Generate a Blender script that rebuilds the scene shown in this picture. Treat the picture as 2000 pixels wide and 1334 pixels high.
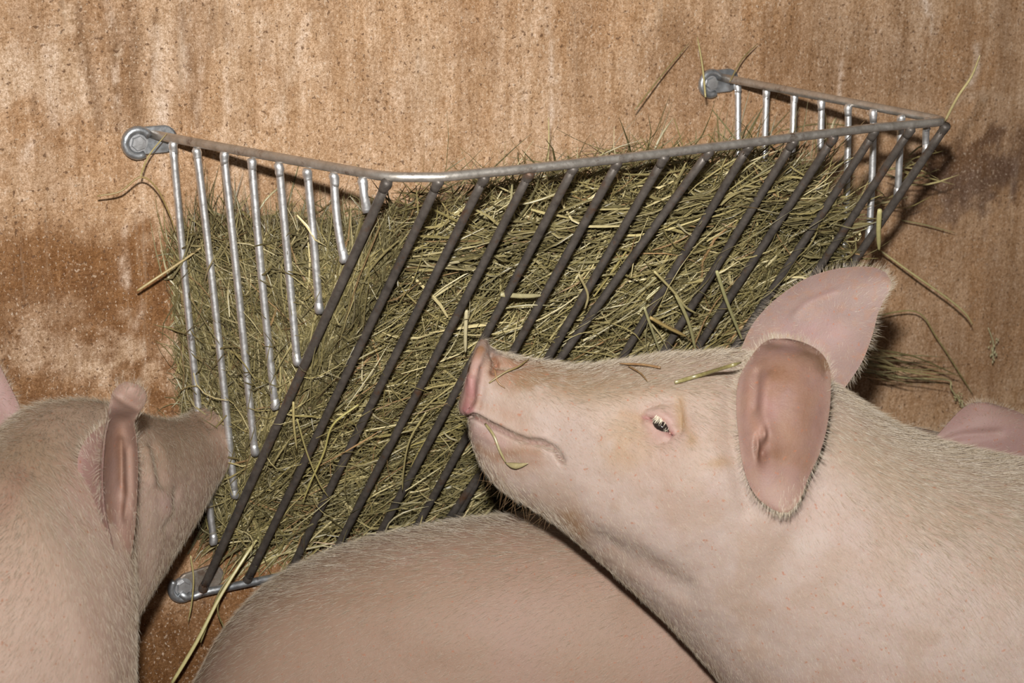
import bpy, bmesh, math, random
import numpy as np
from mathutils import Vector

# ------------------------------------------------------------------ camera, world, flash, exposure
scene = bpy.context.scene
COL = scene.collection
for o in list(bpy.data.objects):
    bpy.data.objects.remove(o)
rng = np.random.default_rng(7)
random.seed(7)

IW, IH = 2000, 1334
FPX = 3630.4
YAW, PITCH, ROLL = .4990, .3015, .0039
CAM = np.array([-.6052, -1.9570, .3886])
FW = np.array([math.sin(YAW)*math.cos(PITCH), math.cos(YAW)*math.cos(PITCH), -math.sin(PITCH)])
_R = np.array([math.cos(YAW), -math.sin(YAW), 0.]); _U = np.cross(_R, FW)
RT = math.cos(ROLL)*_R + math.sin(ROLL)*_U
UP = -math.sin(ROLL)*_R + math.cos(ROLL)*_U
FLOOR_Z = -.87

cd = bpy.data.cameras.new('camera'); cam = bpy.data.objects.new('camera', cd); COL.objects.link(cam)
from mathutils import Matrix
cam.matrix_world = Matrix(((RT[0], UP[0], -FW[0], CAM[0]), (RT[1], UP[1], -FW[1], CAM[1]),
                           (RT[2], UP[2], -FW[2], CAM[2]), (0, 0, 0, 1)))
cd.sensor_width = 36.; cd.lens = 36.*FPX/IW; cd.clip_start = .05
cd.dof.use_dof = True; cd.dof.focus_distance = 2.02; cd.dof.aperture_fstop = 10.
scene.camera = cam

w = bpy.data.worlds.new('barn_gloom'); scene.world = w; w.use_nodes = True
w.node_tree.nodes['Background'].inputs[0].default_value = (1., .93, .86, 1)
w.node_tree.nodes['Background'].inputs[1].default_value = .10

# camera flash: a small soft head above the lens
ld = bpy.data.lights.new('camera_flash', 'AREA'); ld.shape = 'RECTANGLE'; ld.size = .06; ld.size_y = .04
ld.energy = 18.2; ld.spread = math.radians(98); ld.color = (1., .975, .94)
flash = bpy.data.objects.new('camera_flash', ld); COL.objects.link(flash)
fp = CAM + UP*.19 - RT*.03 + FW*.02
flash.location = fp
tgt = CAM + (FW + RT*(260/FPX) + UP*(290/FPX))*2.2
flash.rotation_euler = Vector(tgt-fp).to_track_quat('-Z', 'Y').to_euler()

scene.view_settings.view_transform = 'Standard'; scene.view_settings.look = 'None'
scene.view_settings.gamma = 1.; scene.view_settings.exposure = 0.
scene.view_settings.use_curve_mapping = False

# ------------------------------------------------------------------ helpers
def ray(u, v):
    return FW + RT*((u-1000.)/FPX) - UP*((v-667.)/FPX)
def on_plane(u, v, p, n):
    d = ray(u, v); n = np.array(n, float)
    return CAM + d*(((np.array(p, float)-CAM) @ n)/(d @ n))
def at_depth(u, v, t):
    return CAM + ray(u, v)*t
def on_wall(u, v, off=0.):
    return on_plane(u, v, (0, -off, 0), (0, 1, 0))
def project(P):
    d = np.asarray(P) - CAM; z = d @ FW
    return 1000+FPX*(d @ RT)/z, 667-FPX*(d @ UP)/z, z
def depth_of(P):
    return float((np.asarray(P)-CAM) @ FW)
def nrm(a):
    return a/np.maximum(np.linalg.norm(a, axis=-1, keepdims=True), 1e-12)
def smooth(e0, e1, x):
    t = np.clip((x-e0)/(e1-e0), 0, 1); return t*t*(3-2*t)

def vnoise(P, scale, seed=0):
    """value noise 0..1 at points P (n,3)"""
    q = np.asarray(P, float)*scale + 100.; i = np.floor(q).astype(np.int64); f = q-i; f = f*f*(3-2*f)
    def h(a, b, c):
        n = (a*73856093) ^ (b*19349663) ^ (c*83492791) ^ (seed*2654435761)
        n = (n ^ (n >> 13))*1274126177 & 0x7fffffff
        return ((n ^ (n >> 16)) & 0xffff)/65535.
    r = 0
    for dx in (0, 1):
        for dy in (0, 1):
            for dz in (0, 1):
                wt = (f[:, 0] if dx else 1-f[:, 0])*(f[:, 1] if dy else 1-f[:, 1])*(f[:, 2] if dz else 1-f[:, 2])
                r = r + wt*h(i[:, 0]+dx, i[:, 1]+dy, i[:, 2]+dz)
    return r
def fbm(P, scale, seed=0, octs=4):
    a, s, t = 1., 0., 0.
    for k in range(octs):
        s = s + a*vnoise(P, scale*2**k, seed+k); t += a; a *= .5
    return s/t

def seg_dist(U, V, pts):
    """pixel distance from (U,V) arrays to polyline"""
    d = np.full(U.shape, 1e9)
    for (x0, y0), (x1, y1) in zip(pts[:-1], pts[1:]):
        L = (x1-x0)**2+(y1-y0)**2
        t = np.clip(((U-x0)*(x1-x0)+(V-y0)*(y1-y0))/max(L, 1e-9), 0, 1)
        d = np.minimum(d, np.hypot(U-x0-t*(x1-x0), V-y0-t*(y1-y0)))
    return d

def link_mesh(name, verts, faces, mat, parent=None, colors=None, smooth_shade=True):
    me = bpy.data.meshes.new(name)
    verts = np.asarray(verts, np.float32)
    if isinstance(faces, np.ndarray):
        n, k = faces.shape
        me.vertices.add(len(verts)); me.vertices.foreach_set('co', verts.ravel())
        me.loops.add(n*k); me.loops.foreach_set('vertex_index', faces.astype(np.int32).ravel())
        me.polygons.add(n); me.polygons.foreach_set('loop_start', np.arange(0, n*k, k, dtype=np.int32))
        me.update(calc_edges=True)
    else:
        me.from_pydata([tuple(v) for v in verts], [], faces)
    if smooth_shade:
        me.polygons.foreach_set('use_smooth', np.ones(len(me.polygons), bool))
    if colors is not None:
        at = me.color_attributes.new('tint', 'FLOAT_COLOR', 'POINT')
        c = np.ones((len(verts), 4), np.float32); c[:, :3] = np.clip(colors, 0, 1)
        at.data.foreach_set('color', c.ravel())
    me.validate(); me.update()
    if mat: me.materials.append(mat)
    o = bpy.data.objects.new(name, me); COL.objects.link(o)
    if parent: set_parent(o, parent)
    return o
def set_parent(o, p):
    o.parent = p
    o.matrix_parent_inverse = p.matrix_world.inverted() if False else Matrix.Translation(-Vector(p.location))
def empty(name, loc, label, cat, group=None):
    o = bpy.data.objects.new(name, None); COL.objects.link(o); o.location = tuple(loc)
    o.empty_display_size = .05
    tag(o, label, cat, group); return o
def tag(o, label, cat=None, group=None, kind=None):
    o['label'] = label
    if cat: o['category'] = cat
    if group: o['group'] = group
    if kind: o['kind'] = kind

def tube(path, rad, seg=12, caps=True):
    """verts, faces (lists) of a tube; rad scalar or per point"""
    P = np.asarray(path, float); n = len(P)
    rad = np.full(n, rad) if np.isscalar(rad) else np.asarray(rad, float)
    T = np.gradient(P, axis=0); T = nrm(T)
    a = np.array([0, 0, 1.]) if abs(T[0][2]) < .9 else np.array([1., 0, 0])
    N = nrm(np.cross(T[0], a)); V = []
    for i in range(n):
        N = nrm(N - T[i]*(N @ T[i])); B = np.cross(T[i], N)
        for k in range(seg):
            th = 2*math.pi*k/seg
            V.append(P[i]+rad[i]*(math.cos(th)*N+math.sin(th)*B))
    Fc = [(i*seg+k, i*seg+(k+1) % seg, (i+1)*seg+(k+1) % seg, (i+1)*seg+k) for i in range(n-1) for k in range(seg)]
    if caps:
        Fc.append(tuple(range(seg))[::-1]); Fc.append(tuple((n-1)*seg+k for k in range(seg)))
    return V, Fc
def join(*parts):
    V, Fc = [], []
    for v, f in parts:
        b = len(V); V += list(v); Fc += [tuple(i+b for i in q) for q in f]
    return V, Fc
def catmull(P, n):
    P = np.asarray(P, float)
    E = np.vstack([2*P[0]-P[1], P, 2*P[-1]-P[-2]])
    out = []
    ts = np.linspace(0, len(P)-1, n)
    for t in ts:
        i = min(int(t), len(P)-2); f = t-i
        p0, p1, p2, p3 = E[i], E[i+1], E[i+2], E[i+3]
        out.append(.5*((2*p1)+(-p0+p2)*f+(2*p0-5*p1+4*p2-p3)*f*f+(-p0+3*p1-3*p2+p3)*f**3))
    return np.array(out)

# ------------------------------------------------------------------ materials
def new_mat(name):
    m = bpy.data.materials.new(name); m.use_nodes = True
    nt = m.node_tree; return m, nt, nt.nodes['Principled BSDF']
def nd(nt, typ, **kw):
    n = nt.nodes.new(typ)
    for k, v in kw.items():
        if k in n.inputs: n.inputs[k].default_value = v
        else: setattr(n, k, v)
    return n
def mixc(nt, fac, a, b, blend='MIX'):
    n = nt.nodes.new('ShaderNodeMix'); n.data_type = 'RGBA'; n.blend_type = blend
    for s, v in ((0, fac), (6, a), (7, b)):
        if hasattr(v, 'links') or hasattr(v, 'is_output'): nt.links.new(v, n.inputs[s])
        elif s == 0: n.inputs[0].default_value = v
        else: n.inputs[s].default_value = (*v, 1)
    return n.outputs[2]
def ramp(nt, src, stops):
    n = nt.nodes.new('ShaderNodeValToRGB'); el = n.color_ramp.elements
    while len(el) < len(stops): el.new(.5)
    for e, (p, c) in zip(el, stops):
        e.position = p; e.color = (*c, 1) if len(c) == 3 else c
    nt.links.new(src, n.inputs[0]); return n.outputs[0]
def noise(nt, scale, detail=4, rough=.6, vec=None, stretch=None):
    tc = nt.nodes.new('ShaderNodeTexCoord'); src = tc.outputs['Object']
    if stretch:
        mp = nt.nodes.new('ShaderNodeMapping'); mp.inputs['Scale'].default_value = stretch
        nt.links.new(src, mp.inputs[0]); src = mp.outputs[0]
    n = nt.nodes.new('ShaderNodeTexNoise'); n.inputs['Scale'].default_value = scale
    n.inputs['Detail'].default_value = detail; n.inputs['Roughness'].default_value = rough
    nt.links.new(src, n.inputs['Vector']); return n.outputs['Fac']
def bump(nt, bs, h, strength, dist):
    b = nt.nodes.new('ShaderNodeBump'); b.inputs['Strength'].default_value = strength
    b.inputs['Distance'].default_value = dist
    nt.links.new(h, b.inputs['Height']); nt.links.new(b.outputs[0], bs.inputs['Normal'])
def attr(nt, name='tint'):
    a = nt.nodes.new('ShaderNodeAttribute'); a.attribute_name = name; return a.outputs['Color']
def math_n(nt, op, a, b):
    n = nt.nodes.new('ShaderNodeMath'); n.operation = op
    for i, v in enumerate((a, b)):
        if isinstance(v, (int, float)): n.inputs[i].default_value = v
        else: nt.links.new(v, n.inputs[i])
    return n.outputs[0]

# wall plaster: broad stains come from the 'tint' attribute, grain and drips from nodes
M_WALL, nt, bs = new_mat('stained_plaster')
base = attr(nt)
g0 = noise(nt, 620, 3, .7); g1 = noise(nt, 270, 4, .8); g2 = noise(nt, 170, 5, .8); g3 = noise(nt, 60, 6, .75)
st = noise(nt, 34, 6, .75, stretch=(1., 1., .10)); st2 = noise(nt, 60, 6, .75, stretch=(1., 1., .14))
def mul(c, src, lo, hi, p0=.35, p1=.65):
    return mixc(nt, 1., c, ramp(nt, src, [(p0, (lo*.97, lo*.9, lo*.82)), (p1, (hi, hi, hi*1.02))]), 'MULTIPLY')
c = mul(base, g1, .76, 1.14, .40, .60); c = mul(c, g2, .84, 1.10, .38, .6); c = mul(c, g3, .88, 1.08, .35, .65); c = mul(c, g0, .78, 1.14, .38, .62)
sp = noise(nt, 190, 2, .5); sp2 = noise(nt, 330, 3, .6, stretch=(1., 1., .7))
c = mixc(nt, ramp(nt, g2, [(.62, (0, 0, 0)), (.68, (.35,)*3)]), c, (.64, .50, .36))
c = mixc(nt, ramp(nt, g1, [(.60, (0, 0, 0)), (.66, (.55,)*3)]), c, (.18, .095, .045))
c = mixc(nt, ramp(nt, sp, [(.63, (0, 0, 0)), (.67, (.8,)*3)]), c, (.14, .075, .04))
c = mixc(nt, ramp(nt, sp2, [(.60, (0, 0, 0)), (.66, (.6,)*3)]), c, (.74, .60, .46))
c = mul(c, st2, .86, 1.05, .42, .58)
c = mixc(nt, ramp(nt, st, [(.59, (0, 0, 0)), (.72, (.28,)*3)]), c, (.66, .54, .41))
nt.links.new(c, bs.inputs['Base Color']); bs.inputs['Roughness'].default_value = .75
bs.inputs['Specular IOR Level'].default_value = .2
bump(nt, bs, math_n(nt, 'ADD', g2, g1), .4, .003)

M_FLOOR, nt, bs = new_mat('dirty_concrete')
c = ramp(nt, noise(nt, 9, 6), [(.3, (.05, .035, .02)), (.7, (.16, .12, .08))])
nt.links.new(c, bs.inputs['Base Color']); bs.inputs['Roughness'].default_value = .9

def metal(name, cols, rough, metallic, rust):
    m, nt, bs = new_mat(name)
    c = ramp(nt, noise(nt, 90, 5, .7), [(.3, cols[0]), (.7, cols[1])])
    c = mixc(nt, ramp(nt, noise(nt, 38, 6, .75), [(.62-rust, (0, 0, 0)), (.72-rust*.5, (.8,)*3)]), c, (.13, .062, .03))
    nt.links.new(c, bs.inputs['Base Color'])
    bs.inputs['Metallic'].default_value = metallic
    r = ramp(nt, noise(nt, 160, 3), [(.3, (rough-.08,)*3), (.7, (rough+.12,)*3)])
    nt.links.new(r, bs.inputs['Roughness'])
    bump(nt, bs, noise(nt, 300, 4, .7), .25, .0006)
    return m
M_GALV = metal('galvanised_steel', [(.66, .66, .66), (.88, .88, .88)], .43, .88, .0)
M_FRAME = metal('handled_steel', [(.40, .36, .31), (.62, .58, .53)], .42, .8, .04)
M_BAR = metal('dull_dark_steel', [(.072, .061, .053), (.155, .134, .116)], .50, .45, .06)
M_PLATE = metal('weathered_plate', [(.36, .38, .40), (.56, .58, .60)], .40, .85, .03)
M_DIRTY = metal('dirty_plate', [(.20, .165, .13), (.34, .30, .26)], .55, .5, .12)
M_BOLT = metal('bolt_steel', [(.42, .42, .42), (.58, .58, .59)], .42, .7, .0)

M_HAY, nt, bs = new_mat('dry_hay')
c = mixc(nt, .22, attr(nt), ramp(nt, noise(nt, 260, 3), [(.3, (.10, .07, .02)), (.7, (.55, .46, .22))]))
nt.links.new(c, bs.inputs['Base Color']); bs.inputs['Roughness'].default_value = .38
bs.inputs['Specular IOR Level'].default_value = .6

M_SKIN, nt, bs = new_mat('pig_skin')
base = attr(nt)
n1 = noise(nt, 55, 5, .65); n2 = noise(nt, 700, 3, .6); n3 = noise(nt, 210, 2, .5)
c = mixc(nt, ramp(nt, n1, [(.35, (0, 0, 0)), (.7, (.30,)*3)]), base, (.31, .20, .14))
c = mixc(nt, ramp(nt, n3, [(.66, (0, 0, 0)), (.73, (.75,)*3)]), c, (.33, .13, .07))
c = mixc(nt, ramp(nt, n2, [(.3, (.16,)*3), (.7, (0, 0, 0))]), c, (.40, .25, .19))
nt.links.new(c, bs.inputs['Base Color']); bs.inputs['Roughness'].default_value = .55
bs.inputs['Specular IOR Level'].default_value = .3
bs.inputs['Subsurface Weight'].default_value = .12
bs.inputs['Subsurface Radius'].default_value = (1., .35, .2); bs.inputs['Subsurface Scale'].default_value = .006
bump(nt, bs, math_n(nt, 'ADD', math_n(nt, 'MULTIPLY', n2, .35), n1), .35, .0028)

M_HAIR, nt, bs = new_mat('pale_bristle')
hi = nt.nodes.new('ShaderNodeHairInfo')
c = ramp(nt, hi.outputs['Random'], [(0., (.33, .245, .15)), (.5, (.46, .385, .29)), (1., (.60, .53, .44))])
nt.links.new(c, bs.inputs['Base Color']); bs.inputs['Roughness'].default_value = .42
M_LASH, nt, bs = new_mat('eyelash'); bs.inputs['Base Color'].default_value = (.82, .74, .58, 1)
M_EYE, nt, bs = new_mat('eyeball'); bs.inputs['Base Color'].default_value = (.02, .014, .012, 1); bs.inputs['Roughness'].default_value = .12
M_DARKHAIR, nt, bs = new_mat('chin_whisker'); bs.inputs['Base Color'].default_value = (.22, .13, .06, 1)

# ------------------------------------------------------------------ the setting: wall and floor
def lin(s):
    s = np.array(s, float)/255.; return np.where(s <= .04045, s/12.92, ((s+.055)/1.055)**2.4)
def build_wall():
    xs = np.concatenate([np.linspace(-2.4, -.5, 12)[:-1], np.arange(-.5, 1.75, .006), np.linspace(1.76, 3.6, 14)])
    zs = np.concatenate([np.linspace(FLOOR_Z, -.78, 3)[:-1], np.arange(-.78, .42, .006), np.linspace(.43, 1.5, 9)])
    X, Z = np.meshgrid(xs, zs); P = np.stack([X, 0*X, Z], -1).reshape(-1, 3)
    U, V, _ = project(P)
    n = fbm(P, 6, 3, 5); n2 = fbm(P*np.array([1, 1, .16]), 18, 11, 5); n3 = fbm(P, 30, 21, 4); n4 = fbm(P, 85, 25, 3)
    tan = np.array([.64, .465, .30]); light = np.array([.74, .61, .465]); brown = np.array([.29, .155, .062]); umber = np.array([.37, .245, .145])
    orange = np.array([.50, .30, .145]); dark = np.array([.15, .085, .05]); grey = np.array([.26, .20, .165])
    C = np.tile(tan, (len(P), 1))
    def lay(m, col):
        nonlocal C
        m = np.clip(m, 0, 1)[:, None]; C = C*(1-m)+col*m
    def blob(u, v, ru, rv, rag=.55):
        d = np.hypot((U-u)/ru, (V-v)/rv) + rag*(n3-.5)*1.6 + rag*(n-.5)*1.6 + rag*(n4-.5)*2.2
        return 1-smooth(.35, 1.15, d)
    lay(.5*smooth(.48, .68, n), orange); lay(.30*smooth(.54, .68, n2), light)
    lay(.32*smooth(.55, .70, 1-n2), umber); lay(.25*smooth(.52, .66, n3), umber*1.1); lay(.16*smooth(.54, .64, n4), umber); lay(.2*smooth(.54, .66, 1-n4), light)
    for b in [(110, 150, 170, 130, .75), (330, 120, 60, 170, .5), (60, 330, 110, 90, .45), (560, 110, 60, 120, .4), (420, 60, 120, 90, .3),
              (90, 640, 50, 50, .2), (330, 690, 50, 50, .4), (170, 715, 110, 40, .45), (300, 440, 50, 60, .35),
              (820, 120, 60, 90, .35), (980, 60, 120, 110, .25)]:
        lay(b[4]*blob(*b[:4]), light)
    for b in [(60, 500, 200, 95, .85), (210, 560, 190, 110, .75), (300, 500, 130, 70, .6), (30, 690, 110, 80, .6), (230, 640, 120, 70, .7),
              (190, 60, 40, 130, .5), (250, 130, 26, 160, .4), (370, 130, 40, 190, .4), (60, 60, 50, 70, .3),
              (90, 770, 140, 40, .65), (330, 780, 110, 60, .7), (280, 590, 60, 120, .5)]:
        lay(b[4]*blob(*b[:4]), brown)
    zone = smooth(420, 560, V+90*(n-.5))*(1-smooth(330, 470, U+60*(n3-.5)))
    lay(.55*zone*smooth(.44, .58, n4), np.array([.20, .10, .04])); lay(.4*zone*smooth(.50, .62, n3), np.array([.24, .125, .05]))
    for b in [(180, 690, 150, 36, .45), (300, 720, 80, 40, .45), (120, 610, 60, 30, .25)]:
        lay(b[4]*blob(*b[:4], rag=1.3), light*.95)
    for b in [(1560, 130, 330, 130, .45), (1880, 330, 140, 70, .8), (1960, 250, 110, 60, .5), (1800, 470, 150, 120, .45), (1960, 560, 110, 160, .4),
              (1750, 160, 200, 80, .3), (1860, 690, 160, 110, .5), (1330, 130, 90, 120, .35), (760, 200, 60, 60, .25), (1240, 230, 130, 70, .3)]:
        lay(b[4]*blob(*b[:4]), umber)
    for b in [(1890, 330, 90, 60, .6), (1990, 300, 60, 50, .6), (1830, 400, 60, 60, .4), (1930, 370, 60, 40, .4)]:
        lay(b[4]*blob(*b[:4], rag=.9), dark)
    for b in [(1880, 390, 60, 50, .4), (1960, 330, 40, 40, .35)]:
        lay(b[4]*blob(*b[:4], rag=.9), grey)
    for b in [(1920, 190, 110, 20, .5), (1700, 75, 60, 30, .2), (1930, 60, 60, 50, .25)]:
        lay(b[4]*blob(*b[:4], rag=.8), light*.9)
    lay(.85*smooth(860, 1080, V)*smooth(.15, .5, n), brown*1.05)
    lay(.75*smooth(1120, 1300, V+120*(n3-.5)), np.array([.17, .085, .03]))
    # brown runs, then limewash drips and scrapes
    for pts, wd, a in [([(152, 10), (160, 90), (186, 190), (196, 250)], 11, .6), ([(222, 40), (226, 140), (232, 250)], 14, .6), ([(258, 0), (262, 120), (270, 250)], 16, .55), ([(300, 30), (302, 150), (318, 250)], 6, .6),
                       ([(352, 20), (368, 120), (384, 240)], 7, .65), ([(412, 0), (416, 90)], 9, .45), ([(440, 10), (446, 90)], 7, .4), ([(68, 190), (66, 250)], 4, .5), ([(505, 0), (512, 120)], 10, .3), ([(640, 0), (636, 160)], 14, .25),
                       ([(965, 0), (960, 150)], 16, .25), ([(1130, 20), (1124, 200)], 18, .25), ([(1500, 20), (1506, 190)], 14, .3), ([(1600, 0), (1606, 150)], 20, .3), ([(1760, 0), (1764, 170)], 16, .3), ([(1960, 0), (1966, 160)], 18, .3)]:
        lay(1.4*a*np.exp(-(seg_dist(U+16*(n3-.5)+10*(n4-.5), V, pts)/wd)**2)*smooth(.3, .6, n4+.15), umber*.8)
    for pts, wd, a in [([(305, 60), (310, 150), (316, 235)], 9, .7), ([(612, 20), (596, 60), (580, 110), (566, 160)], 6, .45), ([(352, 20), (362, 160)], 5, .35),
                       ([(1072, 0), (1076, 120), (1078, 260)], 3.5, .6), ([(1085, 150), (1088, 230)], 5, .35), ([(1808, 0), (1816, 30), (1824, 62)], 7, .75),
                       ([(1910, 95), (1912, 130), (1898, 165)], 8, .65), ([(1640, 120), (1641, 190)], 2.5, .5), ([(1424, 60), (1426, 130)], 2.5, .4), ([(1016, 160), (1022, 196)], 7, .5),
                       ([(818, 115), (824, 150)], 9, .45), ([(838, 283), (860, 281)], 3, .9), ([(555, 185), (548, 235)], 8, .4), ([(95, 100), (110, 240)], 12, .4), ([(1500, 0), (1502, 60)], 3, .3), ([(238, 60), (232, 120), (228, 160)], 5, .6), ([(232, 190), (238, 250)], 5, .5), ([(390, 120), (388, 250)], 6, .4), ([(440, 90), (446, 230)], 6, .4), ([(466, 60), (470, 220)], 4, .35), ([(212, 0), (218, 40)], 9, .4), ([(60, 280), (50, 310)], 9, .5), ([(318, 250), (322, 360)], 3, .4), ([(244, 440), (250, 560)], 5, .5), ([(270, 600), (262, 640)], 7, .5)]:
        lay(1.5*a*np.exp(-(seg_dist(U+16*(n3-.5)+12*(n4-.5), V, pts)/wd)**2)*smooth(.25, .5, n4), np.array([.80, .69, .57]))
    nx, nz = len(xs), len(zs)
    i = (np.arange(nz-1)[:, None]*nx+np.arange(nx-1)[None, :]).ravel()
    Fq = np.stack([i, i+1, i+nx+1, i+nx], 1)
    P[:, 1] = -.004*(fbm(P, 14, 5, 4)-.5)
    wob = link_mesh('wall_back', P, Fq, M_WALL, colors=C)
    wob['kind'] = 'structure'; wob['label'] = 'brown stained plaster wall behind the hay rack'
    fl = link_mesh('floor', [(-2.4, -2.6, FLOOR_Z), (3.6, -2.6, FLOOR_Z), (3.6, .02, FLOOR_Z), (-2.4, .02, FLOOR_Z),
                             (-2.4, -2.6, FLOOR_Z-.1), (3.6, -2.6, FLOOR_Z-.1), (3.6, .02, FLOOR_Z-.1), (-2.4, .02, FLOOR_Z-.1)],
                   [(0, 1, 2, 3), (7, 6, 5, 4), (0, 4, 5, 1), (1, 5, 6, 2), (2, 6, 7, 3), (3, 7, 4, 0)], M_FLOOR, smooth_shade=False)
    fl['kind'] = 'structure'; fl['label'] = 'dirty concrete pen floor under the pigs'
build_wall()

# ------------------------------------------------------------------ hay rack
TOPN = (0, 0, 1)
A = on_plane(757, 346, (0, 0, 0), TOPN); B = on_plane(1853, 237, (0, 0, 0), TOPN)
TL = on_wall(300, 264, .012); TR = on_wall(1412, 152, .012)
BL = on_wall(395, 1153, .014); BR = BL + np.array([B[0]-A[0]-.055, 0, 0])
def miss(x):
    u0, v0, _ = project(B+(np.array([x, -.014, BL[2]])-B)*.45); u1, v1 = 1853-.68*(v0-237), v0
    return abs(u0-u1)
BR = np.array([min(np.linspace(.55, .85, 121), key=miss), -.014, BL[2]])
rack = empty('hay_rack', (.45, -.02, -.3), 'galvanised steel bar hay rack bolted to the stained wall, full of hay', 'hay rack')
NF = np.cross(B-A, BL-A); NF /= np.linalg.norm(NF)
if NF[1] > 0: NF = -NF                    # points out of the rack, towards the pen

def round_corner(p, q, r, rad, n=8):
    """arc points replacing corner q between p and r"""
    d1 = nrm(p-q); d2 = nrm(r-q); s, e = q+d1*rad, q+d2*rad
    return [(1-t)**2*s+2*t*(1-t)*q+t*t*e for t in np.linspace(0, 1, n)]
# front rail follows the measured bow of the rail
FT = [(858, 346), (948, 337), (1036, 329), (1122, 319), (1208, 310), (1299, 300), (1387, 288), (1464, 278), (1552, 268), (1631, 260), (1711, 249), (1781, 244)]
railp = [on_plane(u, v, (0, 0, 0), TOPN) for u, v in FT]
path = [TL + np.array([0, .006, .0]), TL*.8+A*.2, TL*.35+A*.65]
path += round_corner(TL, A, railp[0], .022) + railp[:6:2] + railp[6:11:2] + round_corner(railp[-2], B, TR, .022)
path += [B*.65+TR*.35, B*.2+TR*.8, TR + np.array([0, .006, 0])]
path = np.array(path)
dense = []
for a_, b_ in zip(path[:-1], path[1:]):
    k = max(1, int(np.linalg.norm(b_-a_)/.02))
    dense += [a_+(b_-a_)*i/k for i in range(k)]
dense.append(path[-1])
v, f = tube(dense, .0050, 14)
link_mesh('top_frame', v, f, M_FRAME, rack)

def bar(name, p, q, rad, mat, weld=True, bow=.0015):
    p = np.array(p); q = np.array(q); L = np.linalg.norm(q-p)
    n = 26; ts = np.linspace(0, 1, n)
    side = np.array([random.uniform(-1, 1), random.uniform(-1, 1), 0])*bow
    P = [p+(q-p)*t+side*math.sin(math.pi*t) for t in ts]
    r = np.full(n, rad); geo = [tube(P, r, 10)]
    if weld:                                # weld beads at both ends
        for s, e in ((p, nrm(q-p)), (q, nrm(p-q))):
            ww = [s-e*.001, s+e*.002, s+e*.005, s+e*.009, s+e*.013]
            ww = [x+np.array([random.uniform(-.0006, .0006) for _ in range(3)]) for x in ww]
            geo.append(tube(ww, [rad*.95, rad*1.22, rad*1.2, rad*1.08, rad*.98], 10))
    v, f = join(*geo)
    return link_mesh(name, v, f, mat, rack)

# sloping corner bars, front bars
bar('corner_bar', A+np.array([0, 0, -.004]), BL, .0050, M_BAR, bow=.001)
bar('corner_bar', B+np.array([-.003, 0, -.004]), BR, .0050, M_BAR, bow=.001)
FB = [(482, 1140), (567, 1129), None]
xs_b = [on_wall(482, 1138, .014)[0], on_wall(567, 1129, .014)[0]]
aim = {3: (657, 1080), 4: (747, 1041), 5: (825, 1020), 6: (898, 1014), 7: (945, 927)}
dx = (BR[0]-BL[0])/13.
for i in range(1, 13):
    t = railp[i-1]+np.array([0, 0, -.003])
    if i <= 2: xb = xs_b[i-1]
    elif i in aim:
        m = on_plane(*aim[i], A, NF); k = (BL[2]-t[2])/(m[2]-t[2]); xb = t[0]+(m[0]-t[0])*k
    else: xb = BL[0]+dx*i
    bar('front_bar', t, (xb, -.014, BL[2]), .0047, M_BAR, bow=.0025)
bl_end = BL+np.array([-.019, 0, -.004])
bb = [on_wall(352, 1158, .012), on_wall(362, 1166, .012), on_wall(380, 1164, .012)]
v, f = tube(bb+[BL+(BR-BL)*t+np.array([0, 0, -.003]) for t in np.linspace(0, 1.03, 30)], .0048, 12)
link_mesh('bottom_bar', v, f, M_PLATE, rack)

# upright side bars, left and right
LT = [(337, 278), (384, 290), (437, 298), (491, 310), (545, 320), (600, 331), (652, 340), (708, 348)]
LE = [(418, 1062), (459, 971), (498, 887), (538, 797), (581, 711), (624, 609), (672, 511), (717, 412)]
dA = nrm(A-TL)
for (tu, tv), (eu, ev) in zip(LT, LE):
    # stand in the plane of the left side panel (through the rail and the corner bar)
    nL = np.cross(A-TL, BL-A)
    p = on_plane(tu, tv, A, nL); q = on_plane(eu, ev, A, nL)
    bar('side_bar', p, q, .0042, M_GALV, bow=.002)
RTP = [(1441, 162), (1497, 174), (1551, 184), (1605, 195), (1657, 206), (1706, 216), (1760, 226), (1811, 234)]
for i, (tu, tv) in enumerate(RTP):
    p = on_plane(tu, tv, (0, 0, 0), TOPN)
    lean = np.interp(tu, [1441, 1551, 1706, 1811], [.0, -.03, -.035, -.05])
    ks = np.linspace(.02, .985, 200); L_ = B+(BR-B)*ks[:, None]; pu, pv, _ = project(L_)
    q = L_[np.argmin(np.abs(pu-(tu+lean*(pv-tv))))]
    bar('side_bar', p, q, .0042, M_GALV, bow=.002)

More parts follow.
